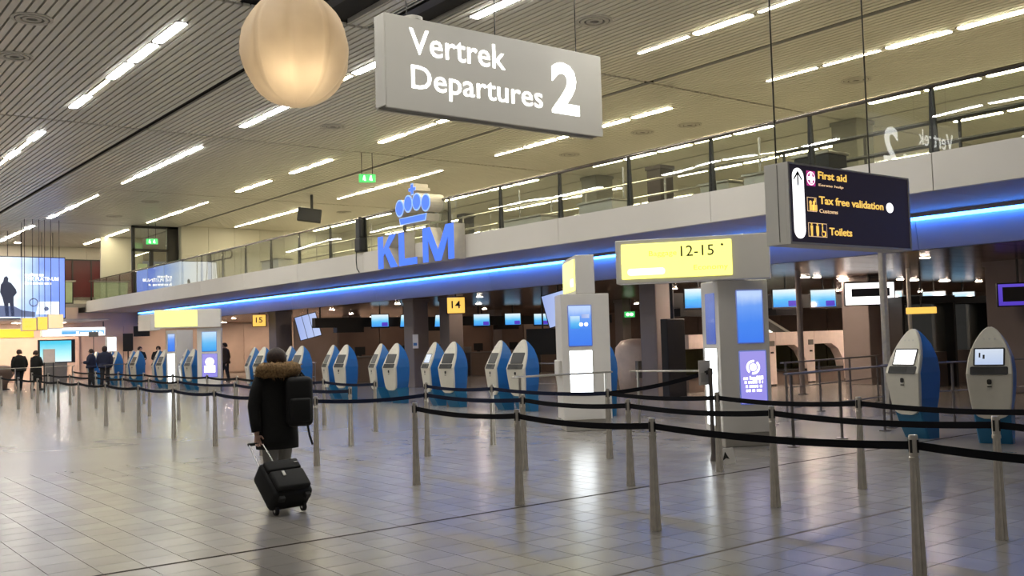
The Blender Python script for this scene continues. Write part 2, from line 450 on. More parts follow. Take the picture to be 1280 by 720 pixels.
# ---- round air diffusers
def vent_proto():
    t = thing('ceiling_vent', 'round white air diffuser set flush in the slatted ceiling', 'vent', group='round air diffusers')
    mb = MB(); n = 28
    for r0, r1, z0, z1 in ((.38, .32, -.02, -.01), (.29, .22, -.03, -.005), (.17, .10, -.025, 0)):
        rings = [[(r*math.cos(2*math.pi*k/n), r*math.sin(2*math.pi*k/n), z) for k in range(n)] for r, z in ((r0, z1+.02), (r0, z0), (r1, z0), (r1, z1+.02))]
        mb.loft(rings, caps=False)
    mb.build('ring', 'vent', t, smooth=False)
    MB().lathe([(.36, -.004), (.36, .01)], 28).build('throat', 'housing', t)
    return t
vp_ = vent_proto()
for i, q in enumerate([(40, 23), (743, 26), (1070, 100), (803, 165), (862, 156), (712, 193), (188, 252), (143, 270), (620, 256), (430, 265), (18, 70), (416, 158)]):
    o = vp_ if i == 0 else copy_tree(vp_)
    o.location = atz(q[0], q[1], ZC)

# ================================================================== balcony
XB, XL_ = 15.5, 18.5
ZB0, ZB1, ZR = 3.9, 4.53, 5.65
YB0, YB1 = 1.2, 59.9
bal = thing('balcony', 'long balcony with pale panelled parapet, glass balustrade and blue light cove', 'balcony', (XB, 30, 0))
posts_y = [8.52+2.385*k for k in range(-3, 22)]
edges = [YB0]+[8.52+4.77*k for k in range(-1, 11)]+[YB1]
edges = sorted(e for e in edges if YB0 <= e <= YB1)
for a, b_ in zip(edges[:-1], edges[1:]):
    B('parapet_panel', 'parapet', bal, XB, XB+.12, a+.006, b_-.006, ZB0, ZB1, .004, True)
B('parapet_core', 'post_black', bal, XB+.02, XB+.12, YB0, YB1, ZB0+.01, ZB1-.01, 0, True)
for a, b_ in zip(edges[:-1], edges[1:]):
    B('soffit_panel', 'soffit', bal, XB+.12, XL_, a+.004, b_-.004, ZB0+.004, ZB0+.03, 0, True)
struct(B('floor_upper', 'upfloor', None, XB+.13, 46, YB0, 64.4, ZB0+.035, 4.42))
cv = [YB0]+[3.4+7.2*k for k in range(0, 8)]+[YB1]
for a, b_ in zip(cv[:-1], cv[1:]):
    M = Matrix()
    mb = MB(); mb.add([(XL_, a+.006, ZB0), (XL_, b_-.006, ZB0), (XL_+.12, b_-.006, 3.2), (XL_+.12, a+.006, 3.2), (XL_+.2, a+.006, ZB0), (XL_+.2, b_-.006, ZB0), (XL_+.3, b_-.006, 3.2), (XL_+.3, a+.006, 3.2)],
           [(0, 3, 2, 1), (4, 5, 6, 7), (0, 1, 5, 4), (3, 7, 6, 2), (0, 4, 7, 3), (1, 2, 6, 5)])
    mb.build('cove_panel', 'cove', bal, world=True)
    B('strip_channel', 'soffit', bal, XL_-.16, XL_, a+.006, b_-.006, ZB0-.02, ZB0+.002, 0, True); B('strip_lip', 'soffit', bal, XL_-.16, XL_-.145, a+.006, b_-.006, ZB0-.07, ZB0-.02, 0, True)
    MB().tube([(XL_-.07, a+.02, ZB0-.095), (XL_-.07, b_-.02, ZB0-.095)], .038, 8).build('light_strip', 'led', bal, world=True)
for a, b_ in zip(posts_y[:-1], posts_y[1:]):
    if b_ > YB1-.5: break
    B('glass_pane', 'glass', bal, XB+.05, XB+.062, a+.02, b_-.02, ZB1-.02, ZR-.05, 0, True)
pp = None
for y in posts_y:
    if y > YB1-.5: break
    hz = ZR-ZB1+.03; mb = MB().loft([[(-.025, -w_, z), (.025, -w_, z), (.025, w_, z), (-.025, w_, z)] for z, w_ in ((0, .085), (hz*.5, .055), (hz, .032))])
    if pp is None: pp = mb.build('post', 'post_black', bal); pp.matrix_parent_inverse = chain(bal).inverted(); o = pp
    else: o = pp.copy(); COL.objects.link(o)
    o.location = (XB+.095, y, ZB1-.03)
MB().tube([(XB+.056, posts_y[0]-.5, ZR), (XB+.056, YB1-.4, ZR)], .042, 12).build('handrail', 'rail_dark', bal, True, True)
# end of the balcony turns back
B('end_panel', 'parapet', bal, XB+.12, XB+2.6, YB1-.12, YB1, ZB0, ZB1, .004, True)

# ---- upper level behind the balustrade
wu = struct(B('wall_upper', 'wall_cream', None, 18.1, 46, 51.6, 51.9, 4.42, ZC+.1))
for i in range(9):
    for z0, z1 in ((4.43, 6.55), (6.57, ZC)):
        B('wall_panel', 'wall_cream', wu, 18.12+i*1.45, 18.12+i*1.45+1.435, 51.55, 51.6, z0, z1)
struct(B('wall_right', 'wall_cream', None, 45.7, 46, 1, 64, 4.42, ZC+.1))
wf = struct(B('wall_far', 'wall_cream', None, -8, 18.1, 64.7, 65, 3.0, ZC+.1))
for i in range(9):
    B('wall_panel', 'wall_cream', wf, 8+i*1.75, 8+i*1.75+1.735, 64.64, 64.7, 7.35, ZC)
gl = thing('glazed_partition', 'dark red glazed partition under the cream panels of the far wall', 'partition', (14, 64.4, 4.4))
for i in range(6):
    B('pane', 'redwall', gl, 11.5+i*1.1, 11.5+i*1.1+1.02, 64.45, 64.5, 5.0, 7.25, 0, True)
    B('mullion', 'post_black', gl, 11.5+i*1.1-.08, 11.5+i*1.1, 64.4, 64.5, 4.4, 7.3, 0, True)
B('lintel', 'post_black', gl, 11.4, 18, 64.4, 64.5, 7.25, 7.33, 0, True)
struct(B('floor_landing', 'upfloor', None, 9, XB+.12, 60.6, 64.6, 4.2, 4.42))
pl = thing('ticket_counter', 'pale green glass counter on the far landing below the red partition', 'counter', (13.6, 61.2, 4.42))
B('front', 'greenish', pl, 13.0, 15.0, 61.0, 61.06, 4.5, 5.7, 0, True)
B('top', 'rail_steel', pl, 12.9, 15.2, 60.95, 61.5, 5.72, 5.8, 0, True)
B('plinth', 'dark', pl, 13.0, 15.0, 61.06, 61.4, 4.42, 5.7, 0, True)
# black framed doorway
dr = thing('glass_doorway', 'black framed glass double door under a transom window on the upper level', 'door', (16.9, 52.2, 4.42))
for x0, x1, z0, z1 in ((15.7, 15.85, 4.42, ZC-.02), (17.5, 18.1, 4.42, ZC-.02), (15.7, 18.1, ZC-.14, ZC-.02), (15.7, 17.6, 6.75, 6.88), (16.6, 16.78, 4.42, 6.8)):
    B('frame', 'post_black', dr, x0, x1, 52.0, 52.15, z0, z1, 0, True)
for x0, x1, z0, z1 in ((15.85, 16.6, 4.45, 6.75), (16.78, 17.5, 4.45, 6.75), (15.85, 17.5, 6.88, 7.96)):
    B('pane', 'glass', dr, x0, x1, 52.06, 52.075, z0, z1, 0, True)
for x0 in (15.98, 16.9): B('notice', 'greenish', dr, x0, x0+.5, 52.03, 52.05, 5.2, 6.1, 0, True)
struct(B('wall_passage', 'wall_cream', None, 15.8, 18.1, 58.0, 58.2, 4.42, ZC))
# square columns of the upper and the lower level
def column(x, y, a, z0, z1, m, label):
    o = thing('column', label, 'column', (x, y, z0)); b_ = MB().bbox(-a, a, -a, a, 0, z1-z0, .03, 2); b_.build('shaft', m, o)
    MB().box(-a-.03, a+.03, -a-.03, a+.03, z1-z0-.12, z1-z0).build('collar', m, o)
    return o
for i, (x, y) in enumerate([(27.2, 17.5), (27.2, 29.2), (27.2, 40.9)]):
    column(x, y, .45, 4.42, ZC-.01, 'column_up', ['thick grey column on the upper level behind the glass balustrade', 'grey upper column beside the steel inner railing', 'grey upper column deep behind the crown logo'][i])
for i, (qx, x, a) in enumerate([(582, 21, .22), (826, 23, .3)]):
    p = atx(qx, 250, x); column(x, p.y, a, 4.42, 7.0 if i else 6.3, 'post_black' if i == 0 else 'updark', ['slim black pillar on the upper level right of the crown logo', 'dark brown pillar with pale edge behind the steel railing'][i])
# inner steel railing of the upper level
ir = thing('inner_railing', 'steel tube railing running behind the glass balustrade', 'railing', (17.3, 24, 4.42))
for z in (5.02, 5.40): MB().tube([(17.3, 13.2, z), (17.3, 36, z)], .03, 6).build('rail', 'rail_steel', ir, world=True)
for k in range(17): MB().tube([(17.3, 13.4+1.4*k, 4.42), (17.3, 13.4+1.4*k, 5.45 if k % 3 else 5.85)], .028, 6).build('post', 'rail_steel', ir, world=True)
ir2 = thing('dark_railing', 'black railing with two rails on the upper level behind the navy sign', 'railing', (17.2, 10, 4.42))
for z in (4.98, 5.40): MB().tube([(17.2, 5.0, z), (17.2, 12.9, z)], .045, 6).build('rail', 'post_black', ir2, world=True)
for k in range(5): MB().tube([(17.2, 5.1+1.9*k, 4.42), (17.2, 5.1+1.9*k, 5.42)], .03, 6).build('post', 'post_black', ir2, world=True)
for i, (qx, ln, hh, m) in enumerate([(755, 1.2, .5, 'pwhite'), (972, 1.2, .45, 'pwhite'), (1028, .8, .62, 'dark'), (660, 1.8, .42, 'pwhite'), (345, 1.6, .6, 'pwhite'), (905, .8, .42, 'wall_cream')]):
    p = atx(qx, 260, 16.7)
    o = thing('service_desk', ['white desk unit behind the railing by the upper grey column', 'long white desk unit behind the balustrade above the yellow sign', 'dark machine behind the balustrade above the navy sign', 'low white bench unit behind the balustrade', 'white desk unit near the hanging black monitor', 'cream desk unit beside the brown pillar'][i], 'desk', (16.7, p.y, 4.42))
    MB().bbox(-.3, .3, -ln/2, ln/2, 0, hh, .02).build('body', m, o); MB().bbox(-.35, .35, -ln/2-.03, ln/2+.03, hh, hh+.05, .01).build('top', 'rail_steel', o)
# things at the balcony edge
lsp = thing('stage_light', 'black lamp unit strapped to the balcony rail with a hanging cable', 'lamp', (XB-.02, atx(451, 300, XB).y, ZB1))
MB().bbox(-.1, .1, -.16, .16, .45, 1.1, .06).build('head', 'dark', lsp); MB().bbox(-.12, .12, -.2, .2, .02, .5, .06).build('ballast', 'dark', lsp)
MB().tube([(0, 0, .3), (0, 0, 1.15)], .05, 8).build('stem', 'dark', lsp)
MB().tube([(-.08, .12, .05), (-.09, .13, -.2), (-.085, .1, -.5), (-.06, 0, -.62)], .018, 6).build('cable', 'dark', lsp)
stn = thing('steel_stand', 'dark stand with looped steel side frames behind the balustrade', 'stand', (XB+1.0, atx(262, 330, XB+1.0).y, 4.42))
MB().tube([(0, 0, 0), (0, 0, 1.5)], .09, 8).build('post', 'dark', stn)
for s in (-1,):
    MB().tube([(0, 0, 1.1), (.1, -2.2, 1.1), (.1, -2.35, 1.2), (.1, -2.35, 1.35), (.1, -2.2, 1.45), (0, 0, 1.45)], .04, 6).build('loop', 'steel_dark', stn)

# ---- lettering with crown on the parapet
kl = thing('airline_logo', 'blue glowing letters and crown emblem mounted on the balcony parapet', 'logo', (XB, 24, ZB0))
# frame looks at -X : u runs towards -Y, v up
XK = 15.12
FK = frame((XK, 26.0, 3.87), (0, -1, 0), (0, 0, 1))
h = .97
def letter(poly, u):
    mb = MB(); mb.prism([(x+u, y) for x, y in poly], -.36, FK); mb.build('letter_side', 'klm_side', kl, world=True)
    cx = sum(p[0] for p in poly)/len(poly); cy = sum(p[1] for p in poly)/len(poly)
    MB().prism([(x+u, y) for x, y in poly], .012, FK).build('letter_face', 'klm_blue', kl, world=True)
s_ = .30
letter([(0, 0), (s_, 0), (s_, .36), (.40, .46), (.72, 0), (1.12, 0), (.62, .60), (1.06, h), (.68, h), (s_, .56), (s_, h), (0, h)], 0)
letter([(0, 0), (.98, 0), (.98, .2), (s_, .2), (s_, h), (0, h)], 1.2)
letter([(0, 0), (.27, 0), (.27, .62), (.62, 0), (.92, 0), (1.27, .62), (1.27, 0), (1.55, 0), (1.55, h), (1.17, h), (.77, .30), (.38, h), (0, h)], 2.5)
FC = frame((XK, 24.68, 5.06), (0, -1, 0), (0, 0, 1))
def crown(poly, M):
    MB().prism(poly, -.5, M).build('crown_side', 'klm_side', kl, world=True)
    MB().prism(poly, .012, M).build('crown_rim', 'klm_edge', kl, world=True)
    cx = sum(q_[0] for q_ in poly)/len(poly); cy = sum(q_[1] for q_ in poly)/len(poly); kx, ky = (.84, .84) if len(poly) > 12 else (.95, .8)
    MB().prism([(cx+(x-cx)*kx, cy+(y-cy)*ky) for x, y in poly], .02, M).build('crown_face', 'klm_blue', kl, world=True)
crown([(0, 0), (1.36, 0), (1.42, .20), (-.06, .20)], FC)
for i, u in enumerate((-.02, .45, .91, 1.38)): crown(disc(.255, 20, .90), FC @ T(u, .50+(.08 if i in (1, 2) else 0)))
crown([(.62, .8), (.74, .8), (.74, .92), (.86, .92), (.86, 1.02), (.74, 1.02), (.74, 1.14), (.62, 1.14), (.62, 1.02), (.50, 1.02), (.50, .92), (.62, .92)], FC)
for u in (.35, 1.15): MB().tube([FC @ Vector((u, -.3, -.25)), FC @ Vector((u, .02, -.25))], .03, 6).build('strut', 'klm_side', kl, world=True)

# ================================================================== hanging signs
def wires(parent, pts, z1=None, r=.006):
    for p in pts: MB().tube([p, (p[0], p[1], (z1 or ZC)-.004)], r, 5).build('wire', 'post_black', parent, world=True)
# big departures sign
dy = 12.2; x0, x1, z0, z1 = 7.29, 11.54, 5.05, 6.44
ds = thing('departures_sign', 'large grey hanging sign with white lit words Vertrek Departures and numeral 2', 'sign', ((x0+x1)/2, dy+.15, z0))
B('face_panel', 'signgrey', ds, x0, x1, dy, dy+.05, z0, z1, .006, True)
B('back_panel', 'signgrey', ds, x0, x1, dy+.25, dy+.30, z0, z1, .006, True)
B('core', 'signgrey_dark', ds, x0+.02, x1-.02, dy+.05, dy+.25, z0+.02, z1-.02, 0, True)
B('end_cap', 'signgrey', ds, x0-.015, x0+.02, dy+.01, dy+.29, z0+.03, z1, .004, True)
B('end_cap', 'signgrey', ds, x1-.02, x1+.015, dy+.01, dy+.29, z0+.03, z1, .004, True)
F = frame((0, dy-.001, 0), (1, 0, 0), (0, 0, 1))
text('Vertrek', (7.70, 9.47, 5.90, 6.28), F, 'sign_white', ds, bold=.0)
text('Departures', (7.72, 10.22, 5.27, 5.73), F, 'sign_white', ds, bold=.0)
text('2', (10.42, 11.02, 5.34, 6.20), F, 'sign_white', ds, bold=.03)
F = frame((0, dy+.301, 0), (-1, 0, 0), (0, 0, 1))
text('Vertrek', (-11.1, -9.4, 5.90, 6.28), F, 'sign_white', ds, bold=.0); text('Departures', (-11.1, -8.6, 5.27, 5.73), F, 'sign_white', ds, bold=.006); text('2', (-8.4, -7.8, 5.34, 6.2), F, 'sign_white', ds, bold=.03)
wires(ds, [(11.12, dy+.15, z1), (7.75, dy+.15, z1), (9.4, dy+.15, z1)], r=.01)
MB().lathe([(.16, 0), (.16, .05), (.05, .09)], 16, T(7.85, dy+.15, z1)).build('cap', 'signgrey', ds, world=True)
# wayfinding sign
dy = 7.6; x0, x1, z0, z1 = 10.375, 13.12, 2.77, 3.76
ws = thing('wayfinding_sign', 'dark hanging sign with amber lettering for first aid, tax free validation and toilets', 'sign', ((x0+x1)/2, dy+.2, z0))
B('face_panel', 'navy_glow', ws, x0, x1, dy, dy+.03, z0, z1, 0, True)
for a, b_, c, d in ((x0-.03, x1+.03, z0-.03, z0), (x0-.03, x1+.03, z1, z1+.02), (x0-.03, x0, z0, z1), (x1, x1+.03, z0, z1)): B('frame', 'signgrey', ws, a, b_, dy-.01, dy+.04, c, d, 0, True)
B('body', 'signgrey', ws, x0-.03, x1+.03, dy+.04, dy+.36, z0-.03, z1+.02, .006, True)
B('band', 'signgrey_dark', ws, x0-.035, x0-.028, dy+.15, dy+.16, z0, z1, 0, True)
def px(u, v):  # pixel on this face -> (u, v)
    p = aty(u, v, dy); return p.x, p.z
F = frame((0, dy-.001, 0), (1, 0, 0), (0, 0, 1))
def pbox(ax, ay, bx, by): a = px(ax, ay); b_ = px(bx, by); return (a[0], b_[0], b_[1], a[1])
a0 = px(997, 210); a1 = px(1000, 298)
cx_ = (a0[0]+a1[0])/2+.0; hh = (a0[1]-a1[1])
MB().prism(rrect(.235, hh, .115, 8), .004, F @ T(cx_, (a0[1]+a1[1])/2)).build('arrow_plate', 'white_lit', ws, world=True)
c = px(996.5, 222)
mb = MB(); mb.box(-.012, .012, -.1, .07, .005, .008, F @ T(*c))
for s in (-1, 1): mb.add([(0, .09, .008), (s*.085, -.01, .008), (s*.085, -.045, .008), (0, .05, .008)], [(0, 1, 2, 3)], F @ T(*c))
mb.build('arrow', 'ink', ws, world=True)
text('First aid', pbox(1022, 214, 1058, 228), F, 'amber_lit', ws, bold=.015)
text('Eerste hulp', pbox(1023, 229.5, 1054, 237), F, 'peach_lit', ws, bold=.002)
text('Tax free validation', pbox(1023.5, 245, 1104, 263), F, 'amber_lit', ws, bold=.015)
text('Customs', pbox(1024, 261, 1047, 268), F, 'peach_lit', ws, bold=.002)
text('Toilets', pbox(1036.5, 284.5, 1065, 296), F, 'amber_lit', ws, bold=.015)
b_ = pbox(1007.5, 213, 1019, 233); MB().box(b_[0], b_[1], b_[2], b_[3], .0005, .003, F).build('pictogram', 'magenta', ws, world=True)
c = ((b_[0]+b_[1])/2, (b_[2]+b_[3])/2)
mb = MB().prism(disc(.088), .002, F @ T(c[0], c[1], .003)); mb.build('ring', 'white_lit', ws, world=True)
MB().prism(disc(.076), .002, F @ T(c[0], c[1], .0045)).build('ring_inner', 'magenta', ws, world=True)
MB().box(-.022, .022, -.065, .065, .006, .0085, F @ T(*c)).box(-.065, .065, -.022, .022, .006, .0085, F @ T(*c)).build('cross', 'white_lit', ws, world=True)
b_ = pbox(1008.5, 246, 1021, 265); MB().box(b_[0], b_[1], b_[2], b_[3], .0005, .003, F).build('pictogram', 'peach_lit', ws, world=True)
MB().box(b_[0]+.008, b_[1]-.008, b_[2]+.008, b_[3]-.008, .003, .004, F).build('plate', 'brown_print', ws, world=True)
mb = MB()
for u in (.33, .7): mb.prism(disc(.028, 12), .002, F @ T(b_[0]+u*(b_[1]-b_[0]), b_[2]+.115, .004)).box(b_[0]+u*.2-.045+.02, b_[0]+u*.2+.045+.02, b_[2]+.012, b_[2]+.09, .004, .006, F)
mb.box(b_[1]-.05, b_[1]-.02, b_[3]-.06, b_[3]-.015, .004, .006, F).build('figures', 'amber_lit', ws, world=True)
b_ = pbox(1010, 278, 1034, 299); MB().box(b_[0], b_[1], b_[2]+.02, b_[3], .0005, .003, F).build('pictogram', 'peach_lit', ws, world=True)
MB().box(b_[0]+.008, b_[1]-.008, b_[2]+.028, b_[3]-.008, .003, .004, F).build('plate', 'brown_print', ws, world=True)
mb = MB(); wd = b_[1]-b_[0]
for u, sk in ((.17, 0), (.48, 1)):
    c = T(b_[0]+u*wd, b_[2]+.03)
    mb.prism(disc(.016, 10), .002, F @ c @ T(0, .155, .004))
    mb.prism([(-.02, .0), (.02, 0), (.03 if sk else .02, .06), (.028, .135), (-.028, .135), (-.03 if sk else -.02, .06)], .002, F @ c @ T(0, 0, .004))
mb.build('figures', 'amber_lit', ws, world=True)
mb = MB(); c = T(b_[0]+.8*wd, b_[2]+.03)
mb.prism(disc(.016, 10), .002, F @ c @ T(-.02, .155, .004)).box(-.03, -.008, .06, .135, .004, .006, F @ c).box(-.02, .045, .055, .072, .004, .006, F @ c).box(.03, .05, .0, .06, .004, .006, F @ c)
for k in range(14):
    t0_, t1_ = R_(150+k*17), R_(150+(k+1)*17)
    mb.add([(.045*math.cos(t0_), .04+.045*math.sin(t0_), .006), (.045*math.cos(t1_), .04+.045*math.sin(t1_), .006), (.032*math.cos(t1_), .04+.032*math.sin(t1_), .006), (.032*math.cos(t0_), .04+.032*math.sin(t0_), .006)], [(0, 1, 2, 3)], F @ c)
mb.build('wheelchair', 'amber_lit', ws, world=True)
c = px(1112, 260); MB().prism(disc(.07, 24, 1.25), .004, F @ T(*c)).build('spot', 'white_lit', ws, world=True)
wires(ws, [(x0+.02, dy+.2, z1), (12.5, dy+.2, z1)], r=.012)
# pendant balloon lamp
lp = atd(369, 62, 9.2)
bl = thing('balloon_lamp', 'large pleated paper balloon lamp glowing warm white', 'lamp', (lp.x, lp.y, lp.z-.6))
mp = bpy.data.materials.new('paper'); mp.use_nodes = True; n = mp.node_tree; b = n.nodes['Principled BSDF']
b.inputs['Base Color'].default_value = (.66, .61, .53, 1); b.inputs['Roughness'].default_value = .7; b.inputs['Subsurface Weight'].default_value = .0
tr = n.nodes.new('ShaderNodeBsdfTranslucent'); tr.inputs[0].default_value = (.80, .60, .38, 1)
nz = n.nodes.new('ShaderNodeTexNoise'); nz.inputs['Scale'].default_value = 5; tc = n.nodes.new('ShaderNodeTexCoord'); n.links.new(tc.outputs['Object'], nz.inputs['Vector'])
cr = n.nodes.new('ShaderNodeValToRGB'); cr.color_ramp.elements[0].color = (.62, .52, .40, 1); cr.color_ramp.elements[1].color = (.84, .74, .58, 1)
n.links.new(nz.outputs['Fac'], cr.inputs['Fac']); n.links.new(cr.outputs['Color'], tr.inputs[0])
bp = n.nodes.new('ShaderNodeBump'); bp.inputs['Strength'].default_value = .5; n.links.new(nz.outputs['Fac'], bp.inputs['Height']); n.links.new(bp.outputs['Normal'], b.inputs['Normal'])
mx = n.nodes.new('ShaderNodeMixShader'); mx.inputs[0].default_value = .5; out = n.nodes['Material Output']
n.links.new(b.outputs[0], mx.inputs[1]); n.links.new(tr.outputs[0], mx.inputs[2]); n.links.new(mx.outputs[0], out.inputs[0]); MT['paper'] = mp
rings = []; NN = 108
for i in range(1, 22):
    t = math.pi*i/22; z = -.535*math.cos(t); r0 = .497*math.sin(t)**.92
    rr = []
    for k in range(NN):
        a = 2*math.pi*k/NN; r = r0*(1-.05*math.exp(-((((a*9/(2*math.pi)+.5) % 1)-.5)/.07)**2)+.022*math.sin(a*5+z*7)+.016*math.sin(a*11-z*13)*math.sin(z*9+a)); rr.append((r*math.cos(a), r*math.sin(a), .6+z))
    rings.append(rr)
MB().loft(rings).build('shade', 'paper', bl, True)
MB().lathe([(.08, 1.12), (.09, 1.16), (.03, 1.22)], 16).build('cap', 'signgrey', bl, True)
MB().tube([(0, 0, 1.2), (0, 0, ZC-lp.z+.6)], .008, 6).build('cord', 'post_black', bl)
mat('bulb', (1, .9, .7), .5, emit=(1, .80, .55), es=12)
fw_ = Vector((-lp.x, -lp.y, 0)).normalized(); sd_ = Vector((fw_.y, -fw_.x, 0))
for k_ in (-.10, .07): MB().lathe([(.01, -.09), (.05, -.06), (.062, 0), (.05, .05), (.02, .09)], 14, Matrix.Translation(fw_*.22+sd_*k_+Vector((0, 0, .36)))).build('bulb', 'bulb', bl, True)
MB().lathe([(.01, -.09), (.05, -.06), (.062, 0), (.05, .05), (.02, .09)], 14, T(0, 0, .85)).build('bulb', 'bulb', bl, True)
# exit signs, projector
def exit_sign(q, D, label, s=1.0):
    p = atd(q[0], q[1], D)
    o = thing('exit_sign', label, 'sign', p, R_(-25)); MB().bbox(-.28*s, .28*s, -.06, .06, -.14*s, .14*s, .015).build('box', 'green_lit', o)
    F = frame((0, -.062, 0), (1, 0, 0), (0, 0, 1))
    mb = MB()
    for u in (-.1, .12): mb.prism(disc(.025*s, 10), .003, F @ T(u*s, .07*s)).prism([(-.05, -.09), (-.01, -.03), (.0, -.09), (.05, -.09), (.03, .04), (-.04, .04)], .003, F @ T(u*s, 0))
    mb.build('pictogram', 'white_lit', o)
    for u in (-.18, .18): MB().tube([(u*s, 0, .13*s), (u*s, 0, ZC-p.z)], .012, 5).build('rod', 'post_black', o)
exit_sign((459, 223), 33.5, 'green lit exit sign hanging on rods above the crown logo')
exit_sign((190, 302), 50.5, 'green lit exit sign hanging in front of the black framed door')
p = atd(387, 269, 42.5)
pj = thing('hanging_monitor', 'black monitor hanging on a rod from the slatted ceiling', 'monitor', p, R_(-30))
MB().bbox(-.5, .5, -.18, .12, -.3, .28, .03, 2, Matrix.Rotation(R_(8), 4, 'Y')).build('casing', 'dark', pj); MB().tube([(.1, 0, .2), (.1, 0, ZC-p.z)], .06, 8).build('rod', 'dark', pj)
MB().box(-.45, .45, -.19, -.178, -.24, .22, Matrix.Rotation(R_(8), 4, 'Y')).build('glass', 'black_gloss', pj)

# ================================================================== information pillars with yellow sign boxes
def pillar(name, label, org, az, wd, dp, scr, left=None):
    t = thing(name, label, 'pillar', (org[0], org[1], 0), R_(90-az))
    MB().bbox(.04, wd-.04, .04, dp-.04, 0, .2, .01).build('plinth', 'pbase', t)
    MB().bbox(0, wd, 0, dp, .2, 2.41, .012).build('body', 'pwhite', t)
    F = frame((0, -.002, 0), (1, 0, 0), (0, 0, 1)); FL = frame((-.002, dp, 0), (0, -1, 0), (0, 0, 1))
    for fr_, lst in ((F, scr), (FL, left or [])):
        for (u0, u1, v0, v1, m) in lst:
            bz = MB().prism(rrect(u1-u0+.03, v1-v0+.03, .02, 3), .006, fr_ @ T((u0+u1)/2, (v0+v1)/2)).build('bezel', 'scr_dark' if m != 'white_bright' else 'signgrey', t)
            MB().box(u0, u1, v0, v1, .004, .009, fr_).build('display', m, bz)
    return t, F, FL
ipR, FR, FRL = pillar('information_pillar', 'white pillar with purple and blue displays carrying the yellow 12-15 sign', (11.11, 9.45), 119, .76, .72,
    [(.28, .66, 1.50, 2.25, 'scr_blue'), (.29, .68, .62, 1.37, 'scr_purple')], [(.2, .56, 1.5, 2.22, 'scr_dark'), (.12, .60, .3, 1.42, 'white_bright')])
# emblem and blurred lines on the purple display
Fd = FR @ T(.485, 1.14, .01)
mb = MB()
for k in range(28):
    if k in (4, 5, 18, 19): continue
    a0, a1 = 2*math.pi*k/28, 2*math.pi*(k+1)/28
    mb.add([(.105*math.cos(a0), .105*math.sin(a0), 0), (.105*math.cos(a1), .105*math.sin(a1), 0), (.07*math.cos(a1), .07*math.sin(a1), 0), (.07*math.cos(a0), .07*math.sin(a0), 0)], [(0, 1, 2, 3)], Fd)
mb.prism(disc(.055), .001, Fd); mb.build('emblem', 'white_lit', ipR)
for i, (wd_, v) in enumerate(((.155, .995), (.14, .94), (.125, .88), (.12, .82))): blk = blocks((.485-wd_, .485+wd_, v-.035, v+.02), FR @ T(0, 0, .01), 'white_lit', ipR); blk.matrix_parent_inverse = Matrix()
# sign box of this pillar
az = R_(144); u = Vector((math.sin(az), math.cos(az), 0))
Pr = atd(963, 346, 13.95); Pl = Pr - u*2.2
FS = frame((Pl.x, Pl.y, 0), u, (0, 0, 1))
MB().bbox(0, 2.2, 2.41, 3.05, -.34, 0, .012, 2, FS).build('sign_box', 'pwhite', ipR, world=True)
yl = MB().bbox(.09, 1.68, 2.475, 2.985, 0, .02, .012, 2, FS).build('sign_face', 'yellow_lit', ipR, world=True)
FT = FS @ T(0, 0, .0205)
text('12-15', (.96, 1.43, 2.77, 2.925), FT, 'ink', yl, bold=.0)
text('Baggage', (.50, .90, 2.775, 2.87), FT, 'ink_olive', yl, bold=-.008); text('Economy', (1.14, 1.62, 2.545, 2.64), FT, 'ink_olive', yl, bold=-.008)
MB().prism(disc(.018, 12), .003, FT @ T(1.55, 2.915)).build('dot', 'ink', yl, world=True)
MB().prism(rrect(.55, .1, .045, 4), .003, FT @ T(.45, 2.575)).build('painted_hot_spot', 'yellow_hot', yl, world=True)  # brighter patch laid on the face to paint the sign's hot spot
ipL, FLf, _ = pillar('information_pillar', 'white pillar with a glowing white panel and a yellow side sign beside the steel rail', (11.33, 13.2), 122, .86, .72,
    [(.13, .53, 1.50, 2.2, 'scr_blue'), (.13, .53, .63, 1.41, 'white_bright')])
for (u0, u1, v0, v1, m) in ((.16, .33, 1.80, 2.02, 'scr_cyan'), (.36, .5, 1.98, 2.05, 'scr_lav')):
    MB().box(u0, u1, v0, v1, .010, .011, FLf).build('window', m, ipL)
for u0 in (.33, .42): MB().prism(disc(.035, 14), .002, FLf @ T(u0+.02, 1.87, .010)).build('figure', 'white_lit', ipL)
MB().bbox(.28, .62, 0, 1.42, 2.41, 3.1, .012).build('sign_box', 'pwhite', ipL)
MB().bbox(.262, .28, .06, 1.36, 2.47, 3.03, .008).build('sign_face', 'yellow_lit', ipL)
MB().prism(rrect(.35, .14, .06, 4), .003, frame((.2615, 0, 0), (0, -1, 0), (0, 0, 1)) @ T(-.3, 2.62)).build('painted_hot_spot', 'yellow_hot', ipL)  # hot spot painted as a brighter patch on the side sign
MB().bbox(-.06, 0, .1, .6, .95, 1.25, .02).build('ledge', 'pwhite', ipL)
# far pair
ipF, FF, _ = pillar('information_pillar', 'distant white pillar with cyan and lilac displays and a blank yellow sign', (13.47, 36.8), 116, .86, .8, [(.18, .70, 1.52, 2.25, 'scr_cyan'), (.18, .72, .55, 1.42, 'scr_purple')])
MB().prism(disc(.16), .003, FF @ T(.45, 1.12, .01)).build('emblem', 'white_lit', ipF); MB().box(.25, .65, .72, .98, .010, .012, FF).build('lines', 'white_lit', ipF)
az = R_(118); u = Vector((math.sin(az), math.cos(az), 0)); Pr = atd(275.5, 402, 37.3); Pl = Pr-u*2.4; FS = frame((Pl.x, Pl.y, 0), u, (0, 0, 1))
MB().bbox(0, 2.4, 2.43, 3.12, -.34, 0, .012, 2, FS).build('sign_box', 'pwhite', ipF, world=True)
MB().bbox(.05, 1.55, 2.48, 3.08, 0, .02, .012, 2, FS).build('sign_face', 'yellow_lit', ipF, world=True)
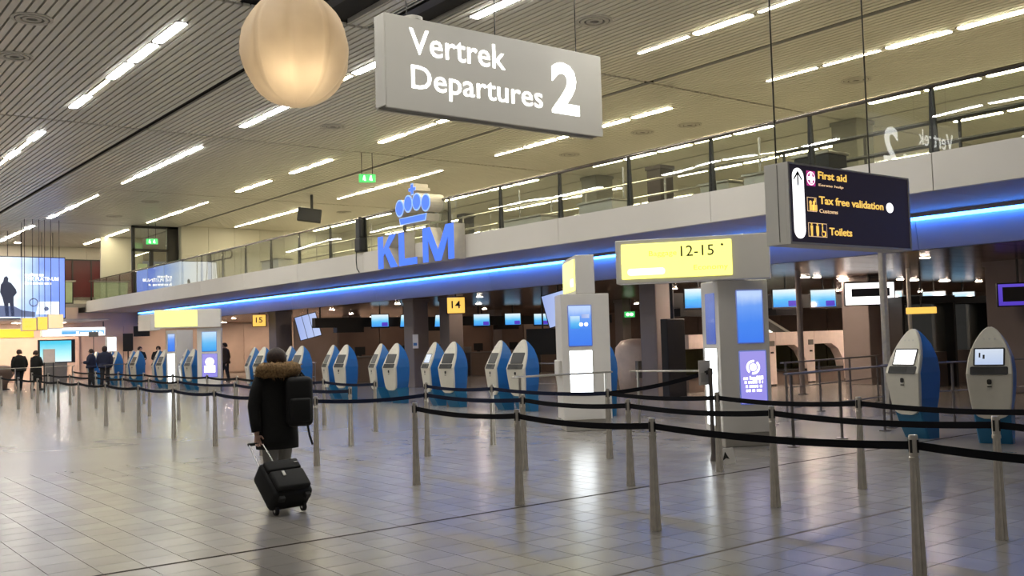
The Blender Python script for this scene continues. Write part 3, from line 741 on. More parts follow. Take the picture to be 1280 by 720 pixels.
ipG, _, _ = pillar('information_pillar', 'distant white pillar with a deep blue display and glowing white panel', (13.9, 40.3), 75, .78, .74, [], [(.15, .62, 1.55, 2.25, 'scr_blue'), (.15, .62, .3, 1.45, 'white_bright')])
p = atd(186, 406, 40.5)
MB().bbox(p.x, p.x+.4, p.y-.2, p.y+1.4, 2.43, 3.1, .012).build('sign_box', 'pwhite', ipG, world=True)

# ================================================================== self-service kiosks
def kiosk_proto():
    # local: front looks at -Y, x to the right
    t = thing('self_service_kiosk', 'blue and white kiosk', 'kiosk')
    def hw(z): # half width of the front
        pts = [(.36, .10), (.385, .17), (.42, .215), (.50, .245), (.7, .275), (1.0, .295), (1.2, .27), (1.35, .225), (1.45, .18), (1.53, .13), (1.585, .085), (1.615, .045), (1.625, .02)]
        for (a, b_), (c, d) in zip(pts[:-1], pts[1:]):
            if z <= c: return b_+(d-b_)*(z-a)/(c-a)
        return pts[-1][1]
    def yf(z): # front surface
        pts = [(0, -.06), (.36, -.235), (.98, -.30), (1.625, -.02)]
        for (a, b_), (c, d) in zip(pts[:-1], pts[1:]):
            if z <= c: return b_+(d-b_)*(z-a)/(c-a)
    def yb(z):
        pts = [(0, .2), (1.12, .2), (1.4, .15), (1.55, .08), (1.625, .03)]
        for (a, b_), (c, d) in zip(pts[:-1], pts[1:]):
            if z <= c: return b_+(d-b_)*(z-a)/(c-a)
    def ring(z, wv, y0, y1, r=.02): return [(-wv, y1, z), (-wv, y0+r, z), (-wv+min(r, wv*.6), y0, z), (wv-min(r, wv*.6), y0, z), (wv, y0+r, z), (wv, y1, z)]
    zs = [0, .02, .2, .42]
    MB().loft([ring(z, .215+.02*min(1, z/.4), yf(z)+.03, yb(z)) for z in zs]).build('base', 'kblue_low', t)
    zs = [.42, .6, .8, .98, 1.1, 1.2, 1.3, 1.4, 1.48, 1.54, 1.58, 1.605, 1.618]
    MB().loft([ring(z, max(.012, hw(z)-.012), yf(z)+.035, yb(z)) for z in zs]).build('body', 'kblue', t)
    zs = [.36, .37, .385, .40, .42, .46, .5, .6, .8, .98, 1.1, 1.2, 1.3, 1.4, 1.48, 1.54, 1.58, 1.61, 1.625]
    MB().loft([ring(z, hw(z), yf(z), yf(z)+.05, .012) for z in zs]).build('front', 'kwhite', t)
    # sloped part frame
    d = Vector((0, .28, .645)).normalized(); F = frame((0, -.30, .98), (1, 0, 0), d) @ T(0, 0, .001)
    bz = MB().prism(rrect(.40, .27, .02, 3), .004, F @ T(0, .25)).build('screen_bezel', 'dark', t)
    sc = MB().box(-.178, .178, -.115, .115, .003, .006, F @ T(0, .25)).build('screen', 'black_gloss', bz)
    tr_ = MB().prism(rrect(.48, .12, .02, 3), .004, F @ T(0, .045)).build('tray', 'dark', t)
    MB().box(-.20, .08, -.03, .04, .003, .006, F @ T(0, .045)).build('slot', 'ink', tr_)
    mb = MB()
    for u in (-.07, 0, .07): mb.prism(disc(.014, 8), .003, F @ T(u, .52))
    mb.build('sensor', 'signgrey', t)
    G = frame((0, -.292, .87), (1, 0, 0), (0, .06*0-.0, 1)) @ T(0, 0, .003)
    MB().prism(rrect(.06, .07, .02, 3), .004, G).build('reader', 'dark', t); MB().box(-.03, .03, -.075, -.06, 0, .003, G).build('mark', 'dark', t)
    return t, sc, F
kp, ksc, KF = kiosk_proto()
kcount = 0
def kiosk(x, y, rz, label, group=None, scr=None):
    global kcount
    o = kp if kcount == 0 else copy_tree(kp); kcount += 1
    o.location = (x, y, 0); o.rotation_euler = (0, 0, rz); o['label'] = label
    if group: o['group'] = group
    elif 'group' in o: del o['group']
    if scr:
        pass
    if True:
        for c in o.children_recursive:
            if c.name.split('.')[0] == 'screen': c.data = c.data.copy(); c.data.materials[0] = MT[scr or 'black_gloss']
    return o
# local -Y front turned to world -X : rz = -90 deg
kiosk(13.85, 8.05, R_(-98), 'blue and white kiosk with a white glaring screen and blue body', None, 'white_lit')
kb_ = kiosk(13.8, 6.86, R_(-72), 'blue and white kiosk with a pale blue lit screen showing two dark marks', None, 'scr_kiosk')
mb = MB(); mb.box(-.13, -.11, .24, .31, .0065, .0075, KF).box(-.08, -.055, .22, .28, .0065, .0075, KF); mb.build('screen_mark', 'ink', kb_)
ks = [17.65, 20.46, 23.2, 26.05, 29.0, 15.1, 31.9, 38.6, 42.0, 45.6, 48.9, 52.3]
for i, y in enumerate(ks):
    dist = y > 44
    od = {17.65: 'first pair left of the white glowing pillar', 20.46: 'second pair left of the white glowing pillar', 23.2: 'third pair left of the white glowing pillar', 26.05: 'fourth pair left of the white glowing pillar', 29.0: 'fifth pair left of the white glowing pillar',
          15.1: 'pair hidden behind the white glowing pillar', 31.9: 'pair behind the walking traveller', 38.6: 'pair beside the distant pillar with cyan display', 42.0: 'pair beside the distant pillar with blue display'}.get(y)
    kiosk(14.0, y, R_(-84), 'blue kiosk square to the balcony, '+od if not dist else 'distant blue kiosk near the far shop, square to the balcony', 'right hand kiosks of the pairs' if not dist else 'distant right hand kiosks')
    kiosk(14.05, y+.93, R_(-102), 'blue kiosk turned slightly away, '+od if not dist else 'distant blue kiosk near the far shop, turned slightly away', 'left hand kiosks of the pairs' if not dist else 'distant left hand kiosks', 'scr_kiosk' if abs(y-20.46) < .1 else None)

kiosk(14.0, 11.75, R_(-90), 'blue and white kiosk almost hidden behind the purple display pillar')

# ================================================================== stanchions with belts
HS = .945
def stanchion_proto():
    t = thing('stanchion', 'stanchion', 'stanchion')
    MB().lathe([(.050, 0), (.050, .012), (.047, .03), (.038, .35), (.031, .70), (.029, .775)], 16, flute=.26).build('post', 'steel', t)
    MB().lathe([(.033, .775), (.033, .80), (.030, .805), (.030, HS-.012), (.027, HS)], 16).build('head', 'steel', t)
    MB().box(-.034, .034, -.008, .008, .83, HS-.03).box(-.008, .008, -.034, .034, .83, HS-.03).build('belt_slot', 'dark', t)
    return t
sp_ = stanchion_proto(); scount = 0
def stanchion(x, y, label, group):
    global scount
    o = sp_ if scount == 0 else copy_tree(sp_); scount += 1
    o.location = (x, y, 0); o['label'] = label; o['group'] = group
    return o
def belt(o, a, b_, m='belt', za=.875, zb=.875, sag=.035):
    a = Vector((a[0], a[1], za)); b_ = Vector((b_[0], b_[1], zb)); d = (b_-a); L = d.length; d.normalize(); nrm = Vector((-d.y, d.x, 0)).normalized()*.0015
    a = a+d*.034; b_ = b_-d*.034; N = 10; vs = []; fs = []
    for i in range(N+1):
        t = i/N; p = a.lerp(b_, t); p.z -= sag*4*t*(1-t)
        vs += [p-nrm-Vector((0, 0, .027)), p+nrm-Vector((0, 0, .027)), p+nrm+Vector((0, 0, .027)), p-nrm+Vector((0, 0, .027))]
    for i in range(N):
        for k in range(4): fs.append((i*4+k, i*4+(k+1) % 4, i*4+4+(k+1) % 4, i*4+4+k))
    fs += [(0, 1, 2, 3), (N*4+3, N*4+2, N*4+1, N*4)]
    MB().add(vs, fs).build('belt', m, o, world=True)
rows = {
 1: (lambda y: 6.02+.0125*y, [1.7, 3.56, 5.96, 7.85, 9.81, 12.4, 14.25, 16.21, 18.31, 20.44, 22.85, 25.2, 27.3, 29.7, 32.3, 35.0]),
 2: (lambda y: 7.60+.0145*y, [1.6, 3.8, 5.94, 7.9, 9.81, 12.1, 14.44, 17.0, 19.43, 22.9, 25.1, 27.4, 30.1, 33.2, 36.2, 38.8]),
 3: (lambda y: 9.02+.021*y, [3.9, 5.96, 7.89, 9.83, 12.54, 14.51, 16.34, 18.52, 21.0, 23.3, 25.4, 28.2, 31.0, 33.8, 36.7, 40]),
}
rl = {1: ('fluted steel belt stanchion in the row bordering the open floor', 'stanchions bordering the open floor'),
      2: ('fluted steel belt stanchion in the middle queue row', 'stanchions of the middle queue row'),
      3: ('fluted steel belt stanchion in the row beside the kiosks', 'stanchions of the row beside the kiosks')}
gaps = {(1, 4), (2, 5), (3, 5)}
for r, (fx, ys) in rows.items():
    ords = 'first second third fourth fifth sixth seventh eighth ninth tenth eleventh twelfth thirteenth fourteenth fifteenth sixteenth'.split(); st = []; c_ = 0
    for y in ys:
        if y < (3.5, 3.7, 5)[r-1]: lb = rl[r][0].replace('steel belt', 'steel end').replace(' in ', ' beyond the lit kiosks in ')
        else: lb = ords[c_]+' steel stanchion from the lit kiosks in '+rl[r][0].split(' in ')[1]; c_ += 1
        st.append((stanchion(fx(y), y, lb, rl[r][1]), fx(y), y))
    rows[r] = (fx, ys, st)
for r, (fx, ys, st) in rows.items():
    for i in range(len(st)-1):
        if (r, i) in gaps: continue
        belt(st[i][0], st[i][1:], st[i+1][1:], 'belt' if st[i][2] < 9 or st[i][2] > 20 else 'belt_blue')
belt(rows[2][2][5][0], rows[2][2][5][1:], rows[1][2][5][1:], 'belt_blue')
# taller dark post carrying a notice next to the purple display pillar
tp = thing('belt_post', 'taller dark post with a white notice beside the purple display pillar', 'post', (9.9, 8.6, 0))
MB().lathe([(.045, 0), (.045, .02), (.028, .1), (.026, 1.1), (.032, 1.12), (.032, 1.19), (.02, 1.2)], 16).build('post', 'steel_dark', tp)
MB().bbox(-.16, .06, .05, .06, .98, 1.3, .004).build('notice', 'pwhite', tp)
MB().box(-.13, .03, .045, .05, 1.02, 1.14).build('notice_text', 'signgrey', tp)
MB().tube([(0, 0, 1.15), (-.05, .055, 1.15)], .012, 6).build('bracket', 'dark', tp)
belt(rows[3][2][3][0], rows[3][2][3][1:], (9.9, 8.6), 'belt', .875, 1.15)
nb = thing('floor_card', 'small white card with a dark arrow leaning at the pillar foot', 'card', (9.75, 8.25, 0))
MB().bbox(-.11, .11, -.004, .004, 0, .2, .003, 2, Matrix.Rotation(R_(-12), 4, 'X') @ Matrix.Rotation(R_(-40), 4, 'Z')).build('card', 'pwhite', nb)
MB().prism([(-.05, .05), (0, .16), (.04, .06), (.0, .08)], .003, Matrix.Rotation(R_(-12), 4, 'X') @ Matrix.Rotation(R_(-40), 4, 'Z') @ frame((0, -.006, 0), (1, 0, 0), (0, 0, 1))).build('arrow', 'ink', nb)
# steel barrier rails
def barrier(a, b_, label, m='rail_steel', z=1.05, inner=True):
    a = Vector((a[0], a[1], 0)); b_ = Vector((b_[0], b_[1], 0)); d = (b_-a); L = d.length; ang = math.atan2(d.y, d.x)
    t = thing('steel_barrier', label, 'barrier', a, ang)
    MB().bbox(-.04, L+.04, -.04, .04, z-.03, z, .012).build('top_rail', m, t)
    n = max(2, int(round(L/1.6))+1)
    for i in range(n):
        x = .1+(L-.2)*i/(n-1); MB().tube([(x, 0, .012), (x, 0, z-.03)], .022, 8).build('post', m, t)
        MB().lathe([(.09, 0), (.09, .012), (.03, .016)], 16, T(x, 0, 0)).build('foot', m, t)
    if inner: MB().tube([(.1, 0, .55), (L-.1, 0, .55)], .012, 6).build('mid_rail', m, t)
    return t
barrier((9.75, 12.55), (11.75, 12.45), 'pale steel barrier rail crossing in front of the left display pillar', inner=False)
barrier((12.05, 12.2), (12.6, 10.6), 'pale steel barrier rail between the two display pillars', inner=False)
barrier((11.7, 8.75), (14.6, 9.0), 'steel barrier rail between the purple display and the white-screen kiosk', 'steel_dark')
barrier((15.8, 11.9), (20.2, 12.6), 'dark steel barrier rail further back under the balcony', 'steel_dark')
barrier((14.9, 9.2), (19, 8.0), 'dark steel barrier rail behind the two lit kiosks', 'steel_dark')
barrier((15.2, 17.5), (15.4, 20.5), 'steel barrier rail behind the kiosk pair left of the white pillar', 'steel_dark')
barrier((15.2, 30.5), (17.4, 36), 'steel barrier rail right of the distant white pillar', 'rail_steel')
barrier((7.4, 44), (11.5, 46.5), 'steel barrier rail before the far shop', 'rail_steel', inner=False)
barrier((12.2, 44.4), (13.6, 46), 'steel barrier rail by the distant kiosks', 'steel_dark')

# ================================================================== under the balcony: ceiling, walls, columns
ZL = 3.2
cl = struct(B('ceiling_lower', 'ceil_back', None, XL_+.3, 46, YB0, 62, ZL+.05, ZL+.2))
pp = None; y = YB0
while y < 61:
    if pp is None: pp = MB().box(XL_+.13, 45.6, 0, .98, ZL, ZL+.04).build('ceiling_panel', 'ceil_low', cl); o = pp
    else: o = pp.copy(); COL.objects.link(o); o.parent = cl
    o.location.y = y; y += 1.0
wb = struct(B('wall_back', 'wall_brown', None, 45.4, 46, YB0, 62, 0, ZL))
for i in range(20): B('wall_panel', 'wall_brown', wb, 45.34, 45.4, YB0+.02+3*i, YB0+2.97+3*i, .1, ZL-.02)
wl = struct(B('wall_lower', 'wall_pink', None, 15.2, 46, 60.8, 61.2, 0, ZB0))
for i in range(12): B('wall_panel', 'wall_pink', wl, 15.3+2.5*i, 15.3+2.5*i+2.47, 60.74, 60.8, .1, 3.1)
def downlight_proto():
    t = thing('downlight', 'small round warm downlight in the low brown ceiling', 'downlight', group='downlights under the balcony')
    MB().lathe([(.13, -.02), (.13, .0), (.10, .0)], 14).build('rim', 'steel', t); MB().prism(disc(.10, 14), .006, T(0, 0, -.026)).build('lens', 'downlight', t)
    return t
dp_ = downlight_proto(); k = 0
for x in (20.6, 24.6, 29, 34, 40):
    for j in range(10):
        o = dp_ if k == 0 else copy_tree(dp_); k += 1
        o.location = (x, 6+5.6*j, ZL-.002)
for j in range(7):  # extra row, added to brighten the baggage drop hoods
    o = copy_tree(dp_); o.location = (20.2+1.95*j, 17.3, ZL-.002); o['label'] = 'added warm downlight brightening the baggage drops'; o['group'] = 'added downlights brightening the baggage drops'; o.scale = (1.6, 1.6, 1)
for i, (qx, x, wd_) in enumerate([(821, 19.4, .60), (521, 19.4, .66), (565, 20.2, .62), (351, 19.4, .80), (1082, 26.5, .9), (1270, 24.5, .9), (780, 30, .5), (918, 24, .4), (440, 27, .7), (620, 31, .5)]):
    p = atx(qx, 440, x)
    column(x, p.y, wd_/2, 0, ZL, 'column', ['grey brown square column between the display pillars', 'grey column bearing a small white notice', 'brown column behind the yellow number 14 sign', 'broad grey column beside the yellow number 15 sign', 'broad brown column beside the escalator', 'brown column behind the light blue kiosk', 'slim brown column hidden behind the baggage drops', 'slim brown column right of the dark tower', 'brown column beneath the check-in monitors', 'slim brown column by the check-in desks'][i])
p = atx(520, 432, 19.07)
o = thing('notice', 'small white notice on the grey column', 'notice', (p.x, p.y, p.z)); MB().box(-.03, .0, -.17, .17, -.1, .4).build('sheet', 'pwhite', o); MB().box(-.034, -.03, -.12, .12, .0, .1).build('print', 'kblue', o)
for i, (qx, qy, x) in enumerate([(1001, 430, 21.5), (1106, 400, 17.6), (1139, 430, 24)]):
    p = atz(qx, 495, 0) if i == 0 else atx(qx, qy, x)
    o = thing('slim_post', ['slim tan post before the baggage drops', 'slim steel post reaching the soffit beside the brown column', 'slim pale post behind the lit kiosks'][i], 'post', (x, atx(qx, qy, x).y, 0)); MB().tube([(0, 0, .02), (0, 0, ZL-.01 if x > 18.6 else ZB0)], .075 if i < 2 else .05, 10).build('shaft', 'column' if i == 0 else 'steel', o)
    MB().lathe([(.13, 0), (.13, .02), (.08, .03)], 12).build('foot', 'steel_dark', o)
# number signs
def number_sign(s, q, label):
    p = atx(q[0], q[1], 18.62); o = thing('number_sign', label, 'sign', (p.x, p.y, p.z-.28), R_(-30))
    MB().bbox(-.32, .32, 0, .2, 0, .58, .05, 3).build('box', 'ink', o); MB().bbox(-.29, .29, -.02, .02, .03, .55, .018, 2).build('face', 'amber_lit', o)
    F = frame((0, -.0205, 0), (1, 0, 0), (0, 0, 1)); text(s, (-.15, .15, .19, .44), F, 'ink', o, bold=.012, world=False)
    MB().tube([(0, .1, .5), (0, .1, ZL-p.z+.28)], .02, 6).build('rod', 'ink', o)
number_sign('14', (570, 382), 'yellow lit box sign reading 14 on the brown column'); number_sign('15', (324, 401), 'yellow lit box sign reading 15 beside the broad grey column')
# check-in monitors on black beams
def monitor_proto():
    t = thing('check_in_monitor', 'monitor', 'monitor')
    R = Matrix.Rotation(R_(-12), 4, 'X')
    MB().bbox(-.40, .40, 0, .1, -.31, .31, .015, 2, R).build('casing', 'dark', t); MB().box(-.36, .36, -.006, 0, -.26, .27, R).build('display', 'scr_sky', t)
    MB().prism(rrect(.26, .17, .02, 3), .004, R @ frame((.2, -.007, -.16), (1, 0, 0), (0, 0, 1))).build('tag', 'scr_tag', t)
    return t
screen('scr_tag', [(0, (.10, .05, .62)), (1, (.14, .08, .70))], .8)
mp_ = monitor_proto(); k = 0
for qx, qy, yy, rz, near in [(873, 373, 17.9, -48, 1), (982, 373, 18.1, -52, 1), (1029, 373, 18.0, -52, 1), (1113, 374, 18.0, -55, 1), (1168, 374, 18.0, -55, 1), (1205, 374, 18.1, -55, 1),
                   (475, 401, 37.2, -28, 0), (510, 401, 37.2, -60, 0), (553, 401, 37.2, -60, 0), (602, 400, 36.9, -35, 0), (641, 399, 36.6, -35, 0), (677, 399, 36.8, -35, 0)]:
    o = mp_ if k == 0 else copy_tree(mp_); k += 1
    p = aty(qx, qy, yy); o.location = p; o.rotation_euler = (0, 0, R_(rz)); MB().tube([(0, .12, -.05), (0, .12, ZL-p.z-.012)], .03, 6).build('rod', 'dark', o)
    o['label'] = 'sky blue check-in monitor over the baggage drop row' if near else 'sky blue check-in monitor over the far counter row'; o['group'] = 'monitors over the baggage drops' if near else 'monitors over the far counters'
for y, x0, x1, lab in ((18.7, 19.2, 36, 'black overhead beam above the baggage drops'), (38.0, 18.9, 36, 'black overhead beam above the far counters')):
    o = thing('overhead_beam', lab, 'beam', ((x0+x1)/2, y, 2.35)); L = (x1-x0)/2
    MB().box(-L, L, -.15, .15, 0, .42).build('beam', 'dark', o)
    for j in range(5): MB().tube([(-L+.3+j*(2*L-.6)/4, 0, .4), (-L+.3+j*(2*L-.6)/4, 0, ZL-2.35)], .04, 6).build('hanger', 'dark', o)
    for j in range(4): MB().box(-L+1+j*2*L/4, -L+1+j*2*L/4+1.3, -.17, .17, -.22, .0).build('sign_box', 'dark', o)
# baggage drop units
def drop_proto():
    t = thing('baggage_drop', 'pinkish white hooded baggage drop with an arched opening', 'baggage drop', group='hooded baggage drops in a row')
    F = frame((0, 0, 0), (1, 0, 0), (0, 0, 1))
    MB().prism([(0, 1.22), (0, 1.62), (1.93, 1.62), (1.93, .05), (1.62, .05), (1.58, .35), (1.46, .75), (1.25, 1.04), (.9, 1.22)], -.3, F).build('hood', 'pinkwhite', t)
    MB().box(0, 1.93, .25, 1.5, 1.45, 1.62).build('roof', 'pinkwhite', t)
    MB().box(.02, 1.9, .9, 1.5, .0, 1.46).build('recess', 'olive', t)
    MB().box(.0, 1.6, .05, 1.0, 0, .42).build('conveyor', 'desk', t); MB().box(.05, 1.5, .0, .9, .42, .46).build('belt', 'rubber', t)
    MB().box(1.62, 1.86, -.02, 0, 1.2, 1.36).build('screen', 'signgrey_dark', t); MB().box(1.68, 1.8, -.02, 0, .98, 1.03).build('slot', 'ink', t)
    return t
mat('olive', (.10, .10, .03), .5)
bp_ = drop_proto()
for i in range(5):
    o = bp_ if i == 0 else copy_tree(bp_); o.location = (20.9+1.95*i, 18.9, 0); o['label'] = ('fifth fourth third second first'.split()[i])+' pinkish hooded baggage drop from the broad brown column'
gd = thing('domed_unit', 'grey domed baggage unit left of the square column', 'baggage unit', (*atx(797, 450, 21.2).xy, 0))
MB().loft([[(.75*c_*math.cos(a), .6*c_*math.sin(a), z) for a in [2*math.pi*k/20 for k in range(20)]] for z, c_ in ((0, .8), (.5, .9), (1.0, 1), (1.3, .95), (1.5, .7), (1.55, .3))]).build('dome', 'pinkwhite', gd, True)
MB().box(-.6, .6, -.62, -.5, .4, .9).build('front', 'grey_panel', gd)
tw = thing('dark_tower', 'tall black display tower beside the square column', 'tower', (*atx(843, 470, 18.9).xy, 0))
MB().bbox(-.33, .33, -.12, .12, 0, 2.05, .02).build('body', 'dark', tw); MB().tube([(0, 0, 2.0), (0, 0, ZL-.01)], .05, 8).build('pole', 'dark', tw); MB().bbox(-.4, .4, -.25, .25, 0, .05, .01).build('foot', 'dark', tw)
# escalators in the back
for i, (x, lab) in enumerate(((28.6, 'escalator with pale balustrades rising behind the baggage drops'), (31.6, 'second escalator with green lit flank behind the baggage drops'))):
    e = thing('escalator', lab, 'escalator', (x, 24.0+i*2.2, 0))
    for s in (0, 1.1):
        MB().add([(0, s, 3.1), (0, s, 2.3), (5.2, s, .05), (5.2, s, .95), (0, s+.08, 3.1), (0, s+.08, 2.3), (5.2, s+.08, .05), (5.2, s+.08, .95)], [(0, 1, 2, 3), (4, 7, 6, 5), (0, 3, 7, 4), (1, 5, 6, 2), (0, 4, 5, 1), (2, 6, 7, 3)]).build('balustrade', 'grey_panel', e)
        MB().tube([(0, s+.04, 3.12), (5.2, s+.04, .99), (5.7, s+.04, .85)], .06, 8).build('handrail', 'white_strip', e)
        MB().tube([(0, s-.02, 2.7), (5.2, s-.02, .55)], .03, 6).build('light_strip', 'esc_fill', e)  # glowing strip added to brighten the dark escalator
    mb = MB()
    for k in range(13): mb.box(k*.4, k*.4+.42, .1, 1.1, 0, max(.03, 2.3-k*.18))
    mb.build('steps', 'steel_dark', e)
    MB().box(.3, 3.6, -.04, -.01, .4, 1.1).build('flank', 'greenish', e)
# displays and boards
def board(name, label, cat, q, X, wd_, hh_, rz, m, tilt=0, rod=True, Yfix=None):
    p = aty(q[0], q[1], Yfix) if Yfix else atx(q[0], q[1], X)
    o = thing(name, label, cat, p, R_(rz)); Rm = Matrix.Rotation(R_(tilt), 4, 'Y')
    MB().bbox(-wd_/2-.03, wd_/2+.03, 0, .09, -hh_/2-.03, hh_/2+.03, .01, 2, Rm).build('casing', 'dark', o); MB().box(-wd_/2, wd_/2, -.01, .0, -hh_/2, hh_/2, Rm).build('display', m, o)
    if rod: MB().tube([(0, .05, 0), (0, .05, ZL-p.z-.01)], .03, 6).build('rod', 'dark', o)
    return o, Rm
o, Rm = board('flight_board', 'tilted three column flight information board over the far kiosks', 'display', (385, 408), 19.2, .9, 1.0, -25, 'scr_lav', -14)
for s in (-.15, .15): MB().box(s-.01, s+.01, -.014, -.01, -.5, .5, Rm).build('divider', 'dark', o)
board('flight_board', 'tilted pale flight information board left of the white pillar', 'display', (697, 386), 18.9, .75, .95, -55, 'scr_lav', -14)
board('blank_screen', 'large dead black screen behind the kiosk next to the white pillar', 'screen', (679, 427), 22, 1.1, .85, -35, 'black_gloss')
o, _ = board('info_panel', 'white panel with a dark strip on the broad brown column', 'display', (1087, 367), 25.4, 1.35, .62, -45, 'white_lit'); MB().box(-.5, .55, -.016, -.01, -.08, .15).build('strip', 'signnavy', o)
o, _ = board('framed_screen', 'dark screen with a violet rim beside the brown column', 'screen', (1274, 368), 23.5, .9, .5, -50, 'scr_tag'); MB().box(-.36, .36, -.016, -.01, -.16, .18).build('inset', 'dark', o)
board('flat_screen', 'dead black screen left of the distant pillar', 'screen', (177, 414), 18.6, .85, .55, -20, 'black_gloss'); o, _ = board('tall_screen', 'upright dead black screen on a pole above the distant kiosks', 'screen', (160, 428), 17.9, .5, 1.0, -20, 'black_gloss', rod=False); MB().tube([(0, .05, 0), (0, .05, -o.location.z)], .04, 6).build('pole', 'dark', o)
# far check-in counters with chairs
def desk(x, y, label, grp):
    t = thing('check_in_desk', label, 'desk', (x, y, 0), 0, grp)
    MB().bbox(0, 1.7, 0, .7, 0, 1.05, .02).build('body', 'desk', t); MB().bbox(-.03, 1.73, -.06, .5, 1.05, 1.1, .01).build('top', 'grey_panel', t)
    MB().bbox(.5, 1.0, .35, .4, 1.15, 1.5, .01).build('monitor', 'dark', t); MB().box(.7, .8, .33, .42, 1.08, 1.2).build('monitor_stand', 'dark', t)
    MB().box(0, .08, .0, .9, 0, 1.35).build('side_screen', 'grey_panel', t)
    return t
def chair(x, y, rz, label, grp):
    t = thing('office_chair', label, 'chair', (x, y, 0), rz, grp)
    MB().bbox(-.24, .24, -.24, .24, .48, .57, .03).build('seat', 'leather', t); MB().bbox(-.23, .23, .2, .28, .65, 1.2, .035).build('backrest', 'leather', t)
    MB().tube([(0, 0, .1), (0, 0, .5)], .03, 8).build('column', 'steel_dark', t); MB().tube([(0, .1, .5), (0, .27, .55), (0, .27, .75)], .02, 6).build('back_support', 'steel_dark', t)
    for k in range(5):
        a = 2*math.pi*k/5; MB().tube([(0, 0, .11), (.28*math.cos(a), .28*math.sin(a), .06)], .018, 6).build('leg', 'steel_dark', t); MB().lathe([(.02, 0), (.03, .02), (.02, .05)], 8, T(.28*math.cos(a), .28*math.sin(a), 0)).build('castor', 'rubber', t)
    return t
d0 = desk(20.2, 37.4, 'brown check-in desk with dark monitor in the far counter row', 'far check-in desks'); c0 = chair(21.1, 39.0, R_(200), 'black office chair behind the far check-in desks', 'chairs behind the far desks')
for i in range(1, 7):
    o = copy_tree(d0); o.location = (20.2+2.1*i, 37.4, 0)
    o = copy_tree(c0); o.location = (21.1+2.1*i, 38.9+.2*(i % 2), 0); o.rotation_euler.z = R_(170+23*i)
d1 = desk(31.5, 18.4, 'brown check-in desk right of the baggage drops', 'right check-in desks'); 
for i in range(1, 3): o = copy_tree(d1); o.location = (31.5+2.1*i, 18.4, 0)
rc = thing('rear_partition', 'warm brown panel partition behind the far check-in desks', 'partition', (26, 41.4, 0))
for i in range(7): B('panel', 'wall_brown' if i % 3 else 'wall_mid', rc, 19.6+2.2*i, 19.6+2.2*i+2.15, 41.3, 41.45, 0, 2.75, .01, True)
# glass cabins on the right, dark
for i, (qx, lab) in enumerate(((1150, 'dark glazed booth behind the white-screen kiosk'), (1195, 'dark glazed booth between the two lit kiosks'), (1243, 'tall dark booth behind the light blue kiosk'))):
    p = atx(qx, 420, 26+2.2*i); t = thing('glazed_booth', lab, 'booth', (26+2.2*i, p.y, 0), R_(-35))
    for x in (-.75, .69): MB().box(x, x+.06, -.6, .6, 0, 2.5).build('side', 'dark', t)
    MB().box(-.75, .75, -.6, .6, 2.3, 2.5).build('top', 'dark', t); MB().box(-.69, .69, -.05, -.03, .9, 2.3).build('pane', 'glass', t); MB().box(-.69, .69, -.1, .5, 0, .95).build('counter', 'desk', t); MB().box(-.6, .6, .5, .58, .9, 2.3).build('backdrop', 'grey_panel', t)
p = atx(1152, 388, 22.8); o = thing('amber_sign', 'small amber lit strip above the dark booth', 'sign', p, R_(-50)); MB().bbox(-.35, .35, 0, .1, -.08, .08, .02).build('box', 'amber_lit', o); MB().tube([(0, .05, .05), (0, .05, ZL-p.z)], .02, 6).build('rod', 'dark', o)
exit_p = aty(787, 393, 30); o = thing('exit_sign', 'small green exit sign far behind the baggage units', 'sign', exit_p, R_(-45)); MB().bbox(-.22, .22, 0, .06, -.12, .12, .01).build('box', 'green_lit', o); MB().prism(disc(.07, 10), .004, frame((-.08, -.002, 0), (1, 0, 0), (0, 0, 1))).prism(disc(.07, 10), .004, frame((.08, -.002, 0), (1, 0, 0), (0, 0, 1))).build('pictogram', 'white_lit', o); MB().tube([(0, .03, .1), (0, .03, ZL-exit_p.z)], .015, 5).build('rod', 'dark', o)

# ================================================================== far left: advert, yellow signs, shop
ya = 57.0
def pl_(x, y, Y): p = aty(x, y, Y); return p.x, p.z
a = pl_(-40, 320, ya); b_ = pl_(81, 397, ya)
ad = thing('advert_screen', 'huge blue advertising screen showing a standing hiker', 'advert', ((a[0]+b_[0])/2, ya, b_[1]))
zt, zb = 6.72, 3.50
B('display', 'scr_ad', ad, a[0], b_[0], ya, ya+.02, zb, zt, 0, True); B('casing', 'dark', ad, a[0]-.05, b_[0]+.05, ya+.02, ya+.3, zb-.05, zt+.05, .01, True)
F = frame((0, ya-.001, 0), (1, 0, 0), (0, 0, 1))
def fig(pts, m, nm): MB().prism([pl_(x, y, ya) for x, y in pts], .006, F).build(nm, m, ad, world=True)
mat('ad_dark', (.02, .025, .04), .5, emit=(.025, .03, .06), es=1.0); mat('ad_rock', (.1, .12, .2), .5, emit=(.10, .13, .24), es=1.0); mat('ad_white', (.8, .85, 1), .5, emit=(.75, .85, 1), es=1.0)
fig([(-40, 385), (0, 382), (18, 383), (28, 388), (44, 390), (44, 396), (-40, 396)], 'ad_rock', 'rock')
fig([(3, 372), (0, 365), (1, 356), (4, 352), (5, 347), (8, 345), (10.5, 348), (10, 352), (14, 354), (20, 362), (21, 366), (17, 371), (17, 378), (18, 395), (14, 395), (12, 379), (10.5, 379), (11, 395), (7, 395), (5, 380)], 'ad_dark', 'figure')
fig([(48, 377), (74, 377), (74, 393), (45, 393)], 'ad_white', 'card_panel')
mb = MB(); c = pl_(42, 378, ya)
for k in range(20):
    t0_, t1_ = 2*math.pi*k/20, 2*math.pi*(k+1)/20
    mb.add([(c[0]+r*math.cos(t), c[1]+r*math.sin(t), .008) for r, t in ((.23, t0_), (.23, t1_), (.17, t1_), (.17, t0_))], [(0, 1, 2, 3)], F)
mb.build('emblem', 'ad_rock', ad, world=True)
